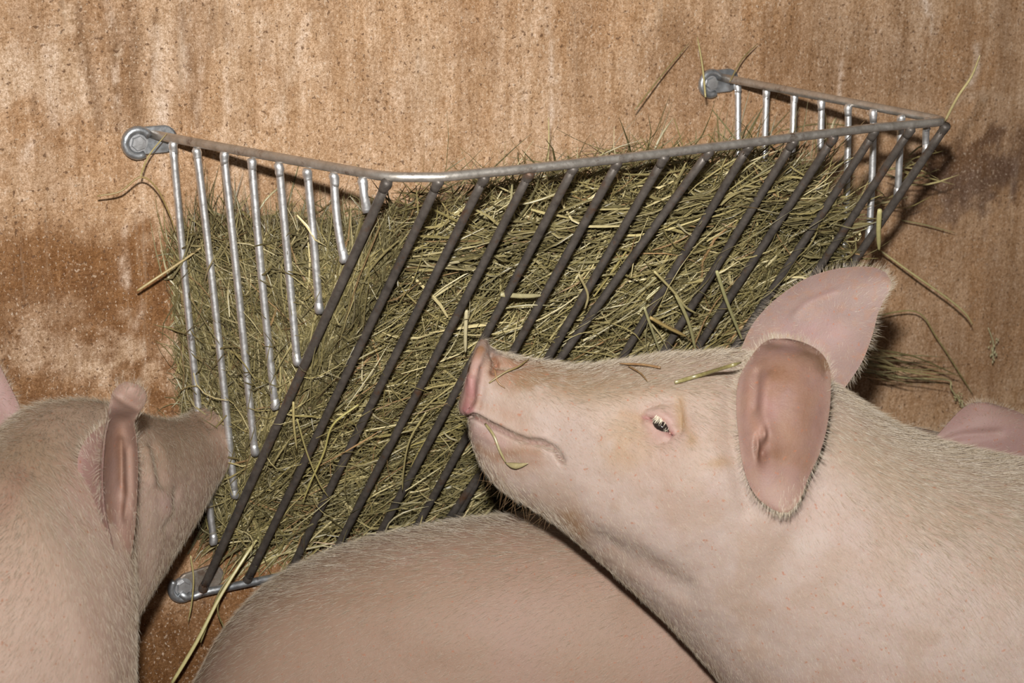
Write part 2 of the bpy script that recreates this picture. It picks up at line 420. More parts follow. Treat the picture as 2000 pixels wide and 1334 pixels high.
def bracket(cu, cv, ang, L, Wd, bolt_uv, tiltdirt, lug):
    """stadium plate on the wall, a bolt head and the flattened eye of the rail"""
    c = on_wall(cu, cv, .003); ca, sa = math.cos(ang), math.sin(ang)
    ex = np.array([ca, 0, sa]); ez = np.array([-sa, 0, ca]); ey = np.array([0, -1., 0])
    pr = []
    for k in range(24):
        th = 2*math.pi*k/24; x = math.cos(th)*Wd/2+(L-Wd)/2*np.sign(math.cos(th)); z = math.sin(th)*Wd/2
        pr.append((x, z))
    V = []; layers = [(0, 1.), (.0035, 1.), (.0045, .93)]
    for dy, s in layers:
        V += [c+ex*x*s+ez*z*s+ey*dy for x, z in pr]
    n = 24; Fc = []
    for l in range(2):
        Fc += [(l*n+k, l*n+(k+1) % n, (l+1)*n+(k+1) % n, (l+1)*n+k) for k in range(n)]
    Fc.append(tuple(2*n+k for k in range(n))); Fc.append(tuple(range(n))[::-1])
    b = link_mesh('bracket', V, Fc, M_DIRTY if tiltdirt else M_PLATE, rack, smooth_shade=False)
    bc = on_wall(*bolt_uv, .008)
    # flattened eye: partial ring wrapping the bolt
    ring = []
    for th in np.linspace(lug[0], lug[1], 16):
        ring.append(bc+ex*math.cos(th)*.0145+ez*math.sin(th)*.0145+ey*.001)
    v, f = tube(ring, .0046, 10)
    e = link_mesh('eyelet', v, f, M_PLATE, b)
    set_parent(e, b)
    hx = []
    for dy, rr in ((-.004, .0085), (.004, .0085), (.0056, .0078), (.0058, .004)):
        hx += [bc+ex*math.cos(math.pi*k/3+.3)*rr+ez*math.sin(math.pi*k/3+.3)*rr+ey*dy for k in range(6)]
    Fh = [(l*6+k, l*6+(k+1) % 6, (l+1)*6+(k+1) % 6, (l+1)*6+k) for l in range(3) for k in range(6)]
    Fh += [tuple(18+k for k in range(6)), tuple(range(6))[::-1]]
    washer = tube([bc+ey*-.005, bc+ey*.0005], .0115, 18)
    v, f = join((hx, Fh), washer)
    h = link_mesh('bolt', v, f, M_BOLT, b, smooth_shade=False)
    set_parent(h, b)
bracket(291, 273, -.02, .062, .031, (269, 279), 0, (.5, 5.2))
bracket(1404, 158, .0, .056, .030, (1388, 163), 0, (.4, 5.2))
bracket(390, 1132, .12, .058, .030, (357, 1147), 1, (2.2, 5.4))

# ------------------------------------------------------------------ hay
HAYCOL = .97*np.array([[.20, .165, .06], [.26, .215, .09], [.155, .135, .06], [.35, .295, .135], [.47, .40, .21], [.30, .17, .08], [.125, .112, .055], [.62, .55, .34], [.24, .215, .115]])
HAYW = np.array([.20, .20, .14, .15, .10, .05, .08, .04, .04]); HAYW /= HAYW.sum()
NLEFT = nrm(np.cross(A-TL, BL-A)); NLEFT = -NLEFT if NLEFT[0] > 0 else NLEFT
NRIGHT = nrm(np.cross(B-TR, BR-B)); NRIGHT = -NRIGHT if NRIGHT[0] < 0 else NRIGHT
def confine(P, lf, ll, lr):
    """press blades that would stick out of the rack back to just outside / inside its bars"""
    for n, o_, lim in ((NF, A, lf), (NLEFT, A, ll), (NRIGHT, B, lr)):
        if lim is None: continue
        d = (P-o_) @ n; ex = np.maximum(d-lim[:, None], 0); P = P-n*(ex*.94)[..., None]
    P[..., 1] = np.minimum(P[..., 1], -.004)
    return P
def lims(m, inside=-.007, out=.012, frac=.07):
    return np.where(rng.random(m) < frac, rng.uniform(.0, out, m), rng.uniform(inside*2.2, inside, m))
class Blades:
    def __init__(s): s.V = []; s.F = []; s.C = []; s.n = 0
    def add(s, P, N, wd, col, twist=0.):
        """bunch of blades: P (m,k,3) centre lines, N (m,3) facing, wd (m,), col (m,3)"""
        m, k, _ = P.shape
        T = nrm(np.gradient(P, axis=1))
        Nf = np.repeat(N[:, None, :], k, 1)
        if np.any(twist):
            ang = np.asarray(twist)[:, None]*np.linspace(-1, 1, k)[None, :]
            S0 = nrm(np.cross(T, Nf)); Nf = Nf*np.cos(ang)[..., None]+S0*np.sin(ang)[..., None]
        S = nrm(np.cross(T, Nf)); Nn = np.cross(S, T)
        tap = np.interp(np.linspace(0, 1, k), [0, .12, .7, 1], [.6, 1, .9, .15])[None, :, None]
        half = wd[:, None, None]*.5*tap
        rows = np.stack([P-S*half, P+Nn*half*.55, P+S*half], 2)      # folded blade
        s.V.append(rows.reshape(-1, 3))
        s.C.append(np.repeat(np.repeat(col[:, None, :], k, 1).reshape(-1, 3), 3, 0))
        b = s.n + (np.arange(m)[:, None, None]*k*3 + np.arange(k-1)[None, :, None]*3 + np.arange(2)[None, None, :]).ravel()
        s.F.append(np.stack([b, b+1, b+4, b+3], 1)); s.n += m*k*3
    def build(s, name):
        return link_mesh(name, np.vstack(s.V), np.vstack(s.F), M_HAY, colors=np.vstack(s.C))

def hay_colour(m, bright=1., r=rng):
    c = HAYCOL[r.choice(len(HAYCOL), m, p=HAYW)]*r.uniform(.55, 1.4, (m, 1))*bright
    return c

def blade_paths(c, d, n, L, curv, k=7):
    """curved centre lines through c along d, bending in the plane normal to n and a bit out of it"""
    m = len(c); s = np.linspace(-.5, .5, k)[None, :, None]*L[:, None, None]
    b = nrm(np.cross(n, d))
    q = (s/L[:, None, None]*2)**2
    P = c[:, None, :]+d[:, None, :]*s + b[:, None, :]*(curv*L)[:, None, None]*q
    kink = rng.normal(0, .02, (m, k, 3))*L[:, None, None]*.5
    return P+np.cumsum(kink, 1)*.35-kink.mean(1, keepdims=True)

# outline of the visible hay heap on the front slope in rack coordinates, measured along the rail (u) and down the bars (v)
def front_pt(u, v):
    top = A+(B-A)*u[:, None]; bot = BL+(BR-BL)*u[:, None]
    return top+(bot-top)*v[:, None]
def hay_top(u):      # where the heap starts below the rail (fraction of the bar)
    return np.interp(u, [0, .08, .18, .3, .45, .6, .75, .9, 1.], [.20, .19, .16, .14, .12, .12, .13, .20, .32])
def hay_bot(u):
    return np.interp(u, [0, .12, .25, .4, .6, 1.], [.90, .93, .95, .98, 1., 1.])
hb = Blades()
PN = NF
eu_ = nrm(B-A)
ev_ = nrm(BL-A)
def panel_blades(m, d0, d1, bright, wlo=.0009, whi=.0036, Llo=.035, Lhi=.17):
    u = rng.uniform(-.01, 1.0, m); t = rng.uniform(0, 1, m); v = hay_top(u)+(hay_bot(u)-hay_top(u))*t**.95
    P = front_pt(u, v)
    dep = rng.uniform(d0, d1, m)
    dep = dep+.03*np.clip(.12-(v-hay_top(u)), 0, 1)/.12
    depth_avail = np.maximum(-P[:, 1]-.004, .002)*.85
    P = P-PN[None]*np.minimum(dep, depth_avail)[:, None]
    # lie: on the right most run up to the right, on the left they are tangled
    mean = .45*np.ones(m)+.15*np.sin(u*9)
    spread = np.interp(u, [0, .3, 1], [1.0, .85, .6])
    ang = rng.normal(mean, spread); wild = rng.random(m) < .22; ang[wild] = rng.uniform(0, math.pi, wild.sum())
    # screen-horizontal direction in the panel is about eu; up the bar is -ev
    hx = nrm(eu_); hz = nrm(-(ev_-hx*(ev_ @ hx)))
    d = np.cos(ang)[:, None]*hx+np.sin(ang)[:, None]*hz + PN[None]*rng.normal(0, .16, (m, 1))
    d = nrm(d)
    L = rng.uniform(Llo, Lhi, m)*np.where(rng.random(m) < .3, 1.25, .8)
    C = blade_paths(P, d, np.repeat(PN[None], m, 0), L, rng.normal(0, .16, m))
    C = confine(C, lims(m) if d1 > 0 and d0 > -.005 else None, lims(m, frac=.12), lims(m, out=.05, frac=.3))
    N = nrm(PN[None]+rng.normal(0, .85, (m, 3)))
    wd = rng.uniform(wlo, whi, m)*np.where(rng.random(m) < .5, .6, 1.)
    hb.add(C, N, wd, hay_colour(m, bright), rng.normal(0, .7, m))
panel_blades(6000, .036, .064, .30)  # deeper layers get darker colours, painting in the shade inside the heap
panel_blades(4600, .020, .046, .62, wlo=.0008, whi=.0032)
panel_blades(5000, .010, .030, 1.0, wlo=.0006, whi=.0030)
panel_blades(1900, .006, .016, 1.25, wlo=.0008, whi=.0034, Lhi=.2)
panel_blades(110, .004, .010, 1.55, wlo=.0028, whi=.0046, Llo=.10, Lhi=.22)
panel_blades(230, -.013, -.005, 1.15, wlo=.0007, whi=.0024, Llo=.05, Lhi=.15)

# left side panel: heap between wall and corner bar, bulging a little through the side bars
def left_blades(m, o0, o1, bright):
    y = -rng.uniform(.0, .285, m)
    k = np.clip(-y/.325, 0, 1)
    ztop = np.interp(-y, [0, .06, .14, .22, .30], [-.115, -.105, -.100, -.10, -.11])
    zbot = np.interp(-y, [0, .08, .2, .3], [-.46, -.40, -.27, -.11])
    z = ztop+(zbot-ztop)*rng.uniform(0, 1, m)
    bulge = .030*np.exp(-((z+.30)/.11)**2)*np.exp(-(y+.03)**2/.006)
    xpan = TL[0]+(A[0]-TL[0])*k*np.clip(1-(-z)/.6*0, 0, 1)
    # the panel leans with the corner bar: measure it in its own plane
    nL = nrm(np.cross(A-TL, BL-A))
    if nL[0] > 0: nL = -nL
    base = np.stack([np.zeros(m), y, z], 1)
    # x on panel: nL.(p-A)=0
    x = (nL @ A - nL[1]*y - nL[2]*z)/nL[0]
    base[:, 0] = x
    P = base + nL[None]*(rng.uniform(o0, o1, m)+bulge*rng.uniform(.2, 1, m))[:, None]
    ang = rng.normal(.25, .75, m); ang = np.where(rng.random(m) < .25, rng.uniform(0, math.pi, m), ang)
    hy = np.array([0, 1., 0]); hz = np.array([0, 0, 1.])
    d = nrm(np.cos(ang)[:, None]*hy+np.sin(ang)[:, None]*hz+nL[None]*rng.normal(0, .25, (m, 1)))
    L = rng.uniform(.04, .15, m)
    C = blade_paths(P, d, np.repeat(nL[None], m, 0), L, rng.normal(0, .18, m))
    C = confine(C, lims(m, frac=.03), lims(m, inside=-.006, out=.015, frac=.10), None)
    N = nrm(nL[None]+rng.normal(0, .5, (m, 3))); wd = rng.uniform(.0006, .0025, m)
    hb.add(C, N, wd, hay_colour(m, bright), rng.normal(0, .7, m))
left_blades(3000, -.06, -.03, .30); left_blades(2300, -.04, -.015, .48); left_blades(2200, -.025, -.008, .75); left_blades(700, -.010, -.004, .95)  # inner blades coloured darker, so shade behind the side bars is painted in

# top of the heap, from the rail back to the wall
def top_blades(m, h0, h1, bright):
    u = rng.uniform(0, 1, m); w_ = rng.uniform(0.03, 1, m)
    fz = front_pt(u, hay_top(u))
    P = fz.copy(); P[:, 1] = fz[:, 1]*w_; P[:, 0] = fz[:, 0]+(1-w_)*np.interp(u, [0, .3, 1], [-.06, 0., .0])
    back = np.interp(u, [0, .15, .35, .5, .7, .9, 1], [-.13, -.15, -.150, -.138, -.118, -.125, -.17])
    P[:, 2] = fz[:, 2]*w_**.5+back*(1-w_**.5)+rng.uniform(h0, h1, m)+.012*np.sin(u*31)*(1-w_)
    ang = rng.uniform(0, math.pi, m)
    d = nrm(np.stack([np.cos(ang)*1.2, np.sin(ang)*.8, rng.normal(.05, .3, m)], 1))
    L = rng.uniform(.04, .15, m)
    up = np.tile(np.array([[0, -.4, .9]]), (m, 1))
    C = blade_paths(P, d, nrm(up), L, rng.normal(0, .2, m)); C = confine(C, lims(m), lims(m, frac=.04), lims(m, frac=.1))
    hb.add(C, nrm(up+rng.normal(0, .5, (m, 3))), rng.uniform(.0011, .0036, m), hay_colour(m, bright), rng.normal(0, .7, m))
top_blades(2400, -.04, -.012, .5); top_blades(1500, -.014, .003, .95); top_blades(160, .0, .035, 1.0)  # lower blades tinted darker to stand in for shade under the top layer

# right end of the heap and the tuft poking out low on the right
def right_blades(m):
    k = rng.uniform(.34, 1, m)
    q = B+(BR-B)*k[:, None]; w_ = rng.uniform(0, 1, m); P = q.copy(); P[:, 1] = q[:, 1]*w_
    P[:, 0] += rng.uniform(-.03, .012, m)
    ang = rng.normal(.5, .7, m)
    d = nrm(np.stack([np.cos(ang), rng.normal(0, .5, m), np.sin(ang)], 1)); L = rng.uniform(.04, .13, m)
    n = np.tile(np.array([[.9, -.3, 0.]]), (m, 1))
    C = blade_paths(P, d, nrm(n), L, rng.normal(0, .2, m)); C[..., 1] = np.minimum(C[..., 1], -.004)
    hb.add(C, nrm(n+rng.normal(0, .6, (m, 3))), rng.uniform(.0011, .0034, m), hay_colour(m, .95), rng.normal(0, .7, m))
right_blades(1500)
def tuft(uv0, uv1, t0, t1, m, spread, L, bright=1.1, uw=40):
    for _ in range(m):
        s = random.random()
        u0 = uv0[0]+random.gauss(0, spread); v0 = uv0[1]+random.gauss(0, spread*.6)
        u1 = uv1[0]+random.gauss(0, spread*1.2); v1 = uv1[1]+random.gauss(0, spread*1.1)
        k = random.uniform(.45, 1.)
        p = at_depth(u0, v0, t0); q = at_depth(u0+(u1-u0)*k, v0+(v1-v0)*k, t1)
        mid = (p+q)/2+np.array([0, 0, random.uniform(-.01, .012)])
        C = catmull([p, mid, q], 7)[None]; C[..., 1] = np.minimum(C[..., 1], -.003)
        hb.add(C, nrm(-FW[None]+rng.normal(0, .4, (1, 3))), np.array([random.uniform(.0012, .003)]), hay_colour(1, bright), np.array([random.gauss(0, .6)]))
tuft((1650, 695), (1800, 740), 2.42, 2.56, 26, 20, .2, .9)
tuft((1660, 700), (1890, 750), 2.42, 2.62, 16, 22, .2, 1.15)
tuft((1670, 690), (1760, 690), 2.44, 2.54, 12, 26, .2, 1.0)
tuft((420, 560), (330, 640), 2.26, 2.22, 40, 40, .1, 1.0)
tuft((400, 640), (335, 740), 2.28, 2.24, 26, 34, .1, 1.0)
tuft((420, 470), (300, 560), 2.25, 2.17, 22, 20, .1, 1.1)
tuft((560, 1040), (430, 1110), 2.24, 2.24, 30, 34, .1, 1.1)
tuft((640, 1040), (540, 1100), 2.25, 2.25, 20, 26, .1, 1.05)
tuft((450, 960), (430, 1020), 2.22, 2.24, 16, 20, .1, .9)
tuft((1330, 330), (1390, 200), 2.50, 2.55, 26, 50, .1, .7)
tuft((1200, 330), (1230, 220), 2.44, 2.48, 18, 60, .1, .7)
tuft((820, 430), (850, 330), 2.30, 2.30, 9, 26, .1, .9)
tuft((1600, 300), (1640, 230), 2.5, 2.5, 14, 60, .1, .8)
tuft((370, 470), (620, 420), 2.13, 2.17, 26, 14, .1, 1.0)
tuft((420, 500), (700, 470), 2.08, 2.10, 26, 18, .1, .9)
tuft((360, 520), (560, 560), 2.10, 2.06, 26, 26, .1, .9)
tuft((480, 430), (520, 330), 2.20, 2.22, 10, 46, .1, .7)
tuft((600, 430), (640, 370), 2.20, 2.22, 8, 40, .1, .7)
tuft((700, 460), (560, 400), 2.16, 2.18, 16, 16, .1, 1.0)
tuft((400, 450), (600, 425), 2.16, 2.18, 18, 10, .1, .9)
tuft((1290, 310), (1270, 200), 2.5, 2.54, 14, 50, .1, .6)
tuft((1400, 330), (1450, 230), 2.5, 2.54, 12, 50, .1, .8)
tuft((1760, 330), (1840, 310), 2.40, 2.42, 14, 22, .1, 1.1)
tuft((1700, 400), (1800, 400), 2.42, 2.46, 10, 22, .1, .9)
# the dark packed middle of the heap
def hay_core():
    nu, nv = 90, 60
    V = []; C = []
    for i in range(nu):
        for j in range(nv):
            u = np.array([.03+.95*i/(nu-1)]); t = j/(nv-1)
            v = hay_top(u)+.04+(hay_bot(u)-.05-hay_top(u))*t
            p = front_pt(u, v)[0]
            dep = .05+.012*(vnoise(np.array([[u[0]*20, t*16, 0]]), 1., 4)[0]-.5)
            p = p-PN*min(dep, max(-p[1]-.004, .001)*.9); p[1] = min(p[1], -.003)
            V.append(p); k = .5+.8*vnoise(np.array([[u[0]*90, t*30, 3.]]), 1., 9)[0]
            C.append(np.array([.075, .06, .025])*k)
    i = (np.arange(nu-1)[:, None]*nv+np.arange(nv-1)[None, :]).ravel()
    Fq = [np.stack([i, i+1, i+nv+1, i+nv], 1)]; n = nu*nv
    # back, ends: fold the border back to the wall
    bd = [a*nv for a in range(nu)] + [(nu-1)*nv+b for b in range(1, nv)] + [a*nv+nv-1 for a in range(nu-2, -1, -1)] + [b for b in range(nv-2, 0, -1)]
    W_ = []
    for k in bd:
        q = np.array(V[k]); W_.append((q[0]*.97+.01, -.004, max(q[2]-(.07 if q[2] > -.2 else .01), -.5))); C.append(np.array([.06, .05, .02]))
    m = len(bd); bd = np.array(bd); nx = np.roll(np.arange(m), -1)
    Fq.append(np.stack([bd, bd[nx], n+nx, n+np.arange(m)], 1))
    V = np.vstack([np.array(V), np.array(W_)])
    hb.V.append(V); hb.C.append(np.array(C)); hb.F.append(np.vstack(Fq)+hb.n); hb.n += len(V)
hay_core()
hay = hb.build('hay')
tag(hay, 'heap of dry olive and straw coloured hay filling the steel rack', 'hay', kind='stuff')

# ------------------------------------------------------------------ pigs
SKIN = np.array([.365, .287, .250]); TAN = np.array([.31, .235, .16]); PINK = np.array([.37, .235, .208]); DIRT = np.array([.30, .15, .07])
PALE = np.array([.42, .352, .312])
SK = .46                                   # hand-picked tints below are given for brighter skin

def loft(sec, nring, nseg, close=True, shape=None):
    """sec: list of (c, up, side, h, w, sq) -> verts (nring,nseg,3), faces; sq squares the section"""
    c = catmull([s[0] for s in sec], nring); up = catmull([s[1] for s in sec], nring); sd = catmull([s[2] for s in sec], nring)
    hw = catmull([(s[3], s[4], s[5]) for s in sec], nring)
    up = nrm(up); sd = nrm(sd)
    th = np.linspace(0, 2*math.pi, nseg, endpoint=False)
    cs, sn = np.cos(th), np.sin(th)
    V = np.zeros((nring, nseg, 3))
    for i in range(nring):
        e = hw[i, 2]
        x = np.sign(cs)*np.abs(cs)**(2/e); y = np.sign(sn)*np.abs(sn)**(2/e)
        V[i] = c[i]+np.outer(x*max(hw[i, 0], 1e-4), up[i])+np.outer(y*max(hw[i, 1], 1e-4), sd[i])
    return V, c
def grid_faces(nr, ns, off=0):
    i = np.arange(nr-1)[:, None]*ns; k = np.arange(ns)[None, :]; k2 = (k+1) % ns
    return np.stack([(i+k).ravel(), (i+k2).ravel(), (i+ns+k2).ravel(), (i+ns+k).ravel()], 1)+off
def vert_normals(V, Fq):
    n = np.zeros_like(V)
    fn = np.cross(V[Fq[:, 2]]-V[Fq[:, 0]], V[Fq[:, 3]]-V[Fq[:, 1]])
    for k in range(4): np.add.at(n, Fq[:, k], fn)
    return nrm(n)

class Body:
    """a lofted pig trunk with head; closed at both ends, plus legs, all one mesh"""
    def __init__(s, sec, nring, nseg, snout_cap=True):
        G, s.axis = loft(sec, nring, nseg)
        s.nr, s.ns = nring, nseg
        caps = []
        V = G.reshape(-1, 3); Fq = grid_faces(nring, nseg)
        # end caps: shrink rings
        extra = []; fx = []
        def cap(ring_idx, flip, push):
            nonlocal V, Fq
            base = G[ring_idx]; ctr = base.mean(0); prev = ring_idx*nseg+np.arange(nseg)
            for q, pz in push:
                ring = ctr+(base-ctr)*q+s.dir_at(G, ring_idx)*pz
                st = len(V); V = np.vstack([V, ring]); cur = st+np.arange(nseg); nx = np.roll(np.arange(nseg), -1)
                f = np.stack([prev, prev[nx], cur[nx], cur], 1)
                Fq = np.vstack([Fq, f if flip else f[:, ::-1]]); prev = cur
        s.dir_at = lambda G, i: nrm(G[0].mean(0)-G[4].mean(0)) if i == 0 else nrm(G[-1].mean(0)-G[-4].mean(0))
        cap(0, False, [(.93, .0025), (.8, .001), (.5, .0012), (.2, .0015), (.01, .0015)] if snout_cap else [(.6, .01), (.01, .012)])
        cap(nring-1, True, [(.9, .02), (.7, .045), (.4, .06), (.01, .065)])
        s.V, s.F = V, Fq
        # orient outwards
        n = vert_normals(V, Fq); mid = s.axis[np.clip((np.arange(nring*nseg)//nseg), 0, nring-1)]
        if np.mean(np.sum(n[:nring*nseg]*(V[:nring*nseg]-mid), 1)) < 0: s.F = s.F[:, ::-1].copy()
        s.n = vert_normals(s.V, s.F)
        s.col = np.tile(SKIN, (len(s.V), 1)); s.hairlen = np.ones(len(s.V))
        # backward tangent along the body
        T = np.gradient(s.axis, axis=0); T = nrm(T)
        s.T = np.vstack([np.repeat(T, nseg, 0), np.tile(T[0], (len(V)-nring*nseg, 1))])
        s.px()
    def px(s):
        s.U, s.Vp, s.t = project(s.V)
        s.face = np.sum(s.n*nrm(CAM-s.V), 1)
    def push(s, m):
        s.V = s.V+s.n*m[:, None]
    def renorm(s):
        s.n = vert_normals(s.V, s.F); s.px()
    def near(s): return smooth(-.05, .15, s.face)
    def g(s, u, v, ru, rv=None, rot=0.):
        rv = rv or ru; c, q = math.cos(rot), math.sin(rot)
        x = (s.U-u)*c+(s.Vp-v)*q; y = -(s.U-u)*q+(s.Vp-v)*c
        return np.exp(-(x/ru)**2-(y/rv)**2)*s.near()
    def line(s, pts, wd): return np.exp(-(seg_dist(s.U, s.Vp, pts)/wd)**2)*s.near()
    def tint(s, m, c):
        m = np.clip(m, 0, 1)[:, None]; s.col = s.col*(1-m)+(np.asarray(c)*(SK if isinstance(c, tuple) else 1.))*m
    def leg(s, top, foot, r0, r1):
        top = np.array(top); foot = np.array(foot)
        kn = top*.45+foot*.55
        P = catmull([top, top*.72+foot*.28, kn, kn*.4+foot*.6, foot+np.array([0, 0, .03]), foot], 18)
        r = np.interp(np.linspace(0, 1, 18), [0, .3, .55, .75, .9, 1], [r0, r0*.8, r1*1.25, r1, r1*1.2, r1*1.25])
        v, f = tube(P, r, 14, caps=False)
        b = len(s.V); k = len(v); s.V = np.vstack([s.V, np.array(v)])
        f = np.array(f)+b
        s.F = np.vstack([s.F, f]); s.col = np.vstack([s.col, np.tile(SKIN*.95, (k, 1))])
        s.n = np.vstack([s.n, np.tile(nrm(np.array([[.1, -1., 0]])), (k, 1))]); s.T = np.vstack([s.T, np.tile([[0, 0, -1.]], (k, 1))])
        s.hairlen = np.append(s.hairlen, np.zeros(k)); s.px()
    def build(s, parent):
        return link_mesh('body', s.V, s.F, M_SKIN, parent, colors=s.col)

def make_hair(name, roots, dirs, norms, length, rad, parent, mat=None, k=4, curl=.35, lift=.35):
    m = len(roots); L = length[:, None]
    d0 = nrm(dirs+norms*lift+rng.normal(0, .16, (m, 3)))
    s = np.linspace(0, 1, k)
    P = np.stack([roots+d0*L*q-norms*L*curl*.5*q*q*lift for q in s], 1)
    hc = bpy.data.hair_curves.new(name)
    hc.add_curves([k]*m)
    hc.position_data.foreach_set('vector', P.astype(np.float32).ravel())
    ra = hc.attributes.get('radius') or hc.attributes.new('radius', 'FLOAT', 'POINT')
    r = (rad[:, None]*np.interp(s, [0, .6, 1], [1, .8, .15])[None]).astype(np.float32)
    ra.data.foreach_set('value', r.ravel())
    hc.materials.append(mat or M_HAIR)
    o = bpy.data.objects.new(name, hc); COL.objects.link(o); o['kind'] = 'stuff'
    if parent: set_parent(o, parent)
    return o

def coat(b, n, parent, lo=.009, hi=.018, rad=.00011, dirfun=None):
    """short bristles over the part of the body that can be seen"""
    Fq = b.F; V = b.V
    a = V[Fq[:, 0]]; area = .5*np.linalg.norm(np.cross(V[Fq[:, 2]]-a, V[Fq[:, 3]]-V[Fq[:, 1]]), axis=1)
    fc = b.face[Fq].mean(1); u = b.U[Fq].mean(1); v = b.Vp[Fq].mean(1)
    vis = (fc > -.35) & (u > -120) & (u < 2120) & (v > -50) & (v < 1460)
    p = area*vis*np.maximum(b.hairlen[Fq].mean(1), .0)**.5; p = p/p.sum()
    idx = rng.choice(len(Fq), n, p=p)
    wu, wv = rng.random(n)[:, None], rng.random(n)[:, None]
    q = Fq[idx]
    def bil(X): return (X[q[:, 0]]*(1-wu)+X[q[:, 1]]*wu)*(1-wv)+(X[q[:, 3]]*(1-wu)+X[q[:, 2]]*wu)*wv
    r = bil(V); nn = nrm(bil(b.n)); T = bil(b.T); hl = bil(b.hairlen[:, None])[:, 0]
    down = np.array([0, 0, -1.])[None]
    d = T*.8+down*.45
    if dirfun is not None: d = dirfun(r, T, nn, d)
    d = nrm(d-nn*np.sum(d*nn, 1, keepdims=True))
    L = rng.uniform(lo, hi, n)*hl
    make_hair('bristles', r, d, nn, L, rng.uniform(.7, 1.3, n)*rad*np.clip(hl, .6, 1.4), parent)

def ear_sheet(name, rows, t0, parent, n_s=60, n_t=44, th=.0045, colfun=None, sculpt=None, fringe=0, plane_n=None, hair=900):
    """rows of (left px, right px, dl, dc, dr): the two edges and how far left, centre and right stand towards the viewer (m) from depth t0"""
    R_ = catmull([(l[0], l[1], r[0], r[1], dl, dc, dr) for l, r, dl, dc, dr in rows], n_s)
    t = np.linspace(0, 1, n_t)
    Fr = np.zeros((n_s, n_t, 3)); PU = np.zeros((n_s, n_t)); PV = np.zeros((n_s, n_t))
    for i in range(n_s):
        lu, lv, ru, rv, dl, dc, dr = R_[i]
        te = .5-.5*np.cos(math.pi*t)                        # finer at the rims
        u = lu+(ru-lu)*te; v = lv+(rv-lv)*te
        d = dl*(1-te)**2+dr*te**2+(4*dc-dl-dr)*.5*2*te*(1-te)
        PU[i], PV[i] = u, v
        for j in range(n_t): Fr[i, j] = at_depth(u[j], v[j], t0-d[j])
    if sculpt is not None: Fr = Fr - FW*sculpt(PU, PV)[..., None]
    # thickness
    e = np.minimum(np.minimum(np.linspace(0, 1, n_s), 1-np.linspace(0, 1, n_s))[:, None]*5, np.minimum(t, 1-t)[None, :]*5).clip(0, 1)
    Bk = Fr+FW*(.0012+(th-.0012)*np.sqrt(e))[..., None]
    n = n_s*n_t; V = np.vstack([Fr.reshape(-1, 3), Bk.reshape(-1, 3)])
    i = (np.arange(n_s-1)[:, None]*n_t+np.arange(n_t-1)[None, :]).ravel()
    q = np.stack([i, i+1, i+n_t+1, i+n_t], 1)
    bd = np.array([a for a in range(n_t)]+[r*n_t+n_t-1 for r in range(1, n_s)]+[(n_s-1)*n_t+a for a in range(n_t-2, -1, -1)]+[r*n_t for r in range(n_s-2, 0, -1)])
    nx = np.roll(bd, -1)
    Fq = np.vstack([q, q[:, ::-1]+n, np.stack([nx, bd, bd+n, nx+n], 1)])
    vn = vert_normals(V, Fq)
    if np.mean(np.sum(vn[:n]*(-FW), 1)) < 0:
        Fq = Fq[:, ::-1].copy(); vn = -vn
    col = np.tile(SKIN, (len(V), 1))
    if colfun is not None:
        cf = colfun(PU.ravel(), PV.ravel(), V[:n]); col[:n] = cf; col[n:] = cf*.97
    o = link_mesh(name, V, Fq, M_SKIN, parent, colors=col)
    if fringe:
        sl_ = np.linalg.norm(V[nx]-V[bd], axis=1); idx = rng.choice(len(bd), fringe, p=sl_/sl_.sum()); wq = rng.random(fringe)[:, None]; r = V[bd[idx]]*wq+V[nx[idx]]*(1-wq); ctr = V[:n].mean(0)
        d = nrm(r-ctr); nn = np.tile(FW, (fringe, 1))
        h = make_hair('ear_fringe', r+rng.normal(0, .0015, r.shape), d*.8+FW*.1, nn, rng.uniform(.004, .011, fringe), np.full(fringe, .000065), o, lift=.15)
        set_parent(h, o)
    if hair:
        idx = rng.integers(0, n, hair); r = V[idx]; ctr = V[:n].mean(0); d = nrm(r-ctr)
        h = make_hair('ear_down', r, d, vn[idx], rng.uniform(.004, .009, hair), np.full(hair, .00009), o, lift=.3); set_parent(h, o)
    return o

def mixcol(C, m, c):
    m = np.clip(m, 0, 1)[:, None]; return C*(1-m)+(np.asarray(c)*(SK if isinstance(c, tuple) else 1.))*m
def gpx(U, V, u, v, ru, rv=None):
    rv = rv or ru; return np.exp(-((U-u)/ru)**2-((V-v)/rv)**2)

def sections_px(pairs, p0, dirv, sq=2.15):
    """stations given by dorsal and ventral pixels in the animal's upright middle plane"""
    dirv = nrm(np.array(dirv, float)); side = nrm(np.cross(dirv, (0, 0, 1.))); tb = math.tan(PITCH)
    out = []
    for (tu, tv), (bu, bv), wd in pairs:
        T = on_plane(tu, tv, p0, side); Bm = on_plane(bu, bv, p0, side)
        e = np.linalg.norm(T-Bm)/2; u = (T-Bm)/(2*e)
        h = math.sqrt(max(e*e-(wd*tb*abs(u[2]))**2, (e*.6)**2))
        out.append(((T+Bm)/2, u, side, h, wd, sq))
    return out, side

RH = np.array([math.cos(YAW), -math.sin(YAW), 0]); FH = np.array([math.sin(YAW), math.cos(YAW), 0])

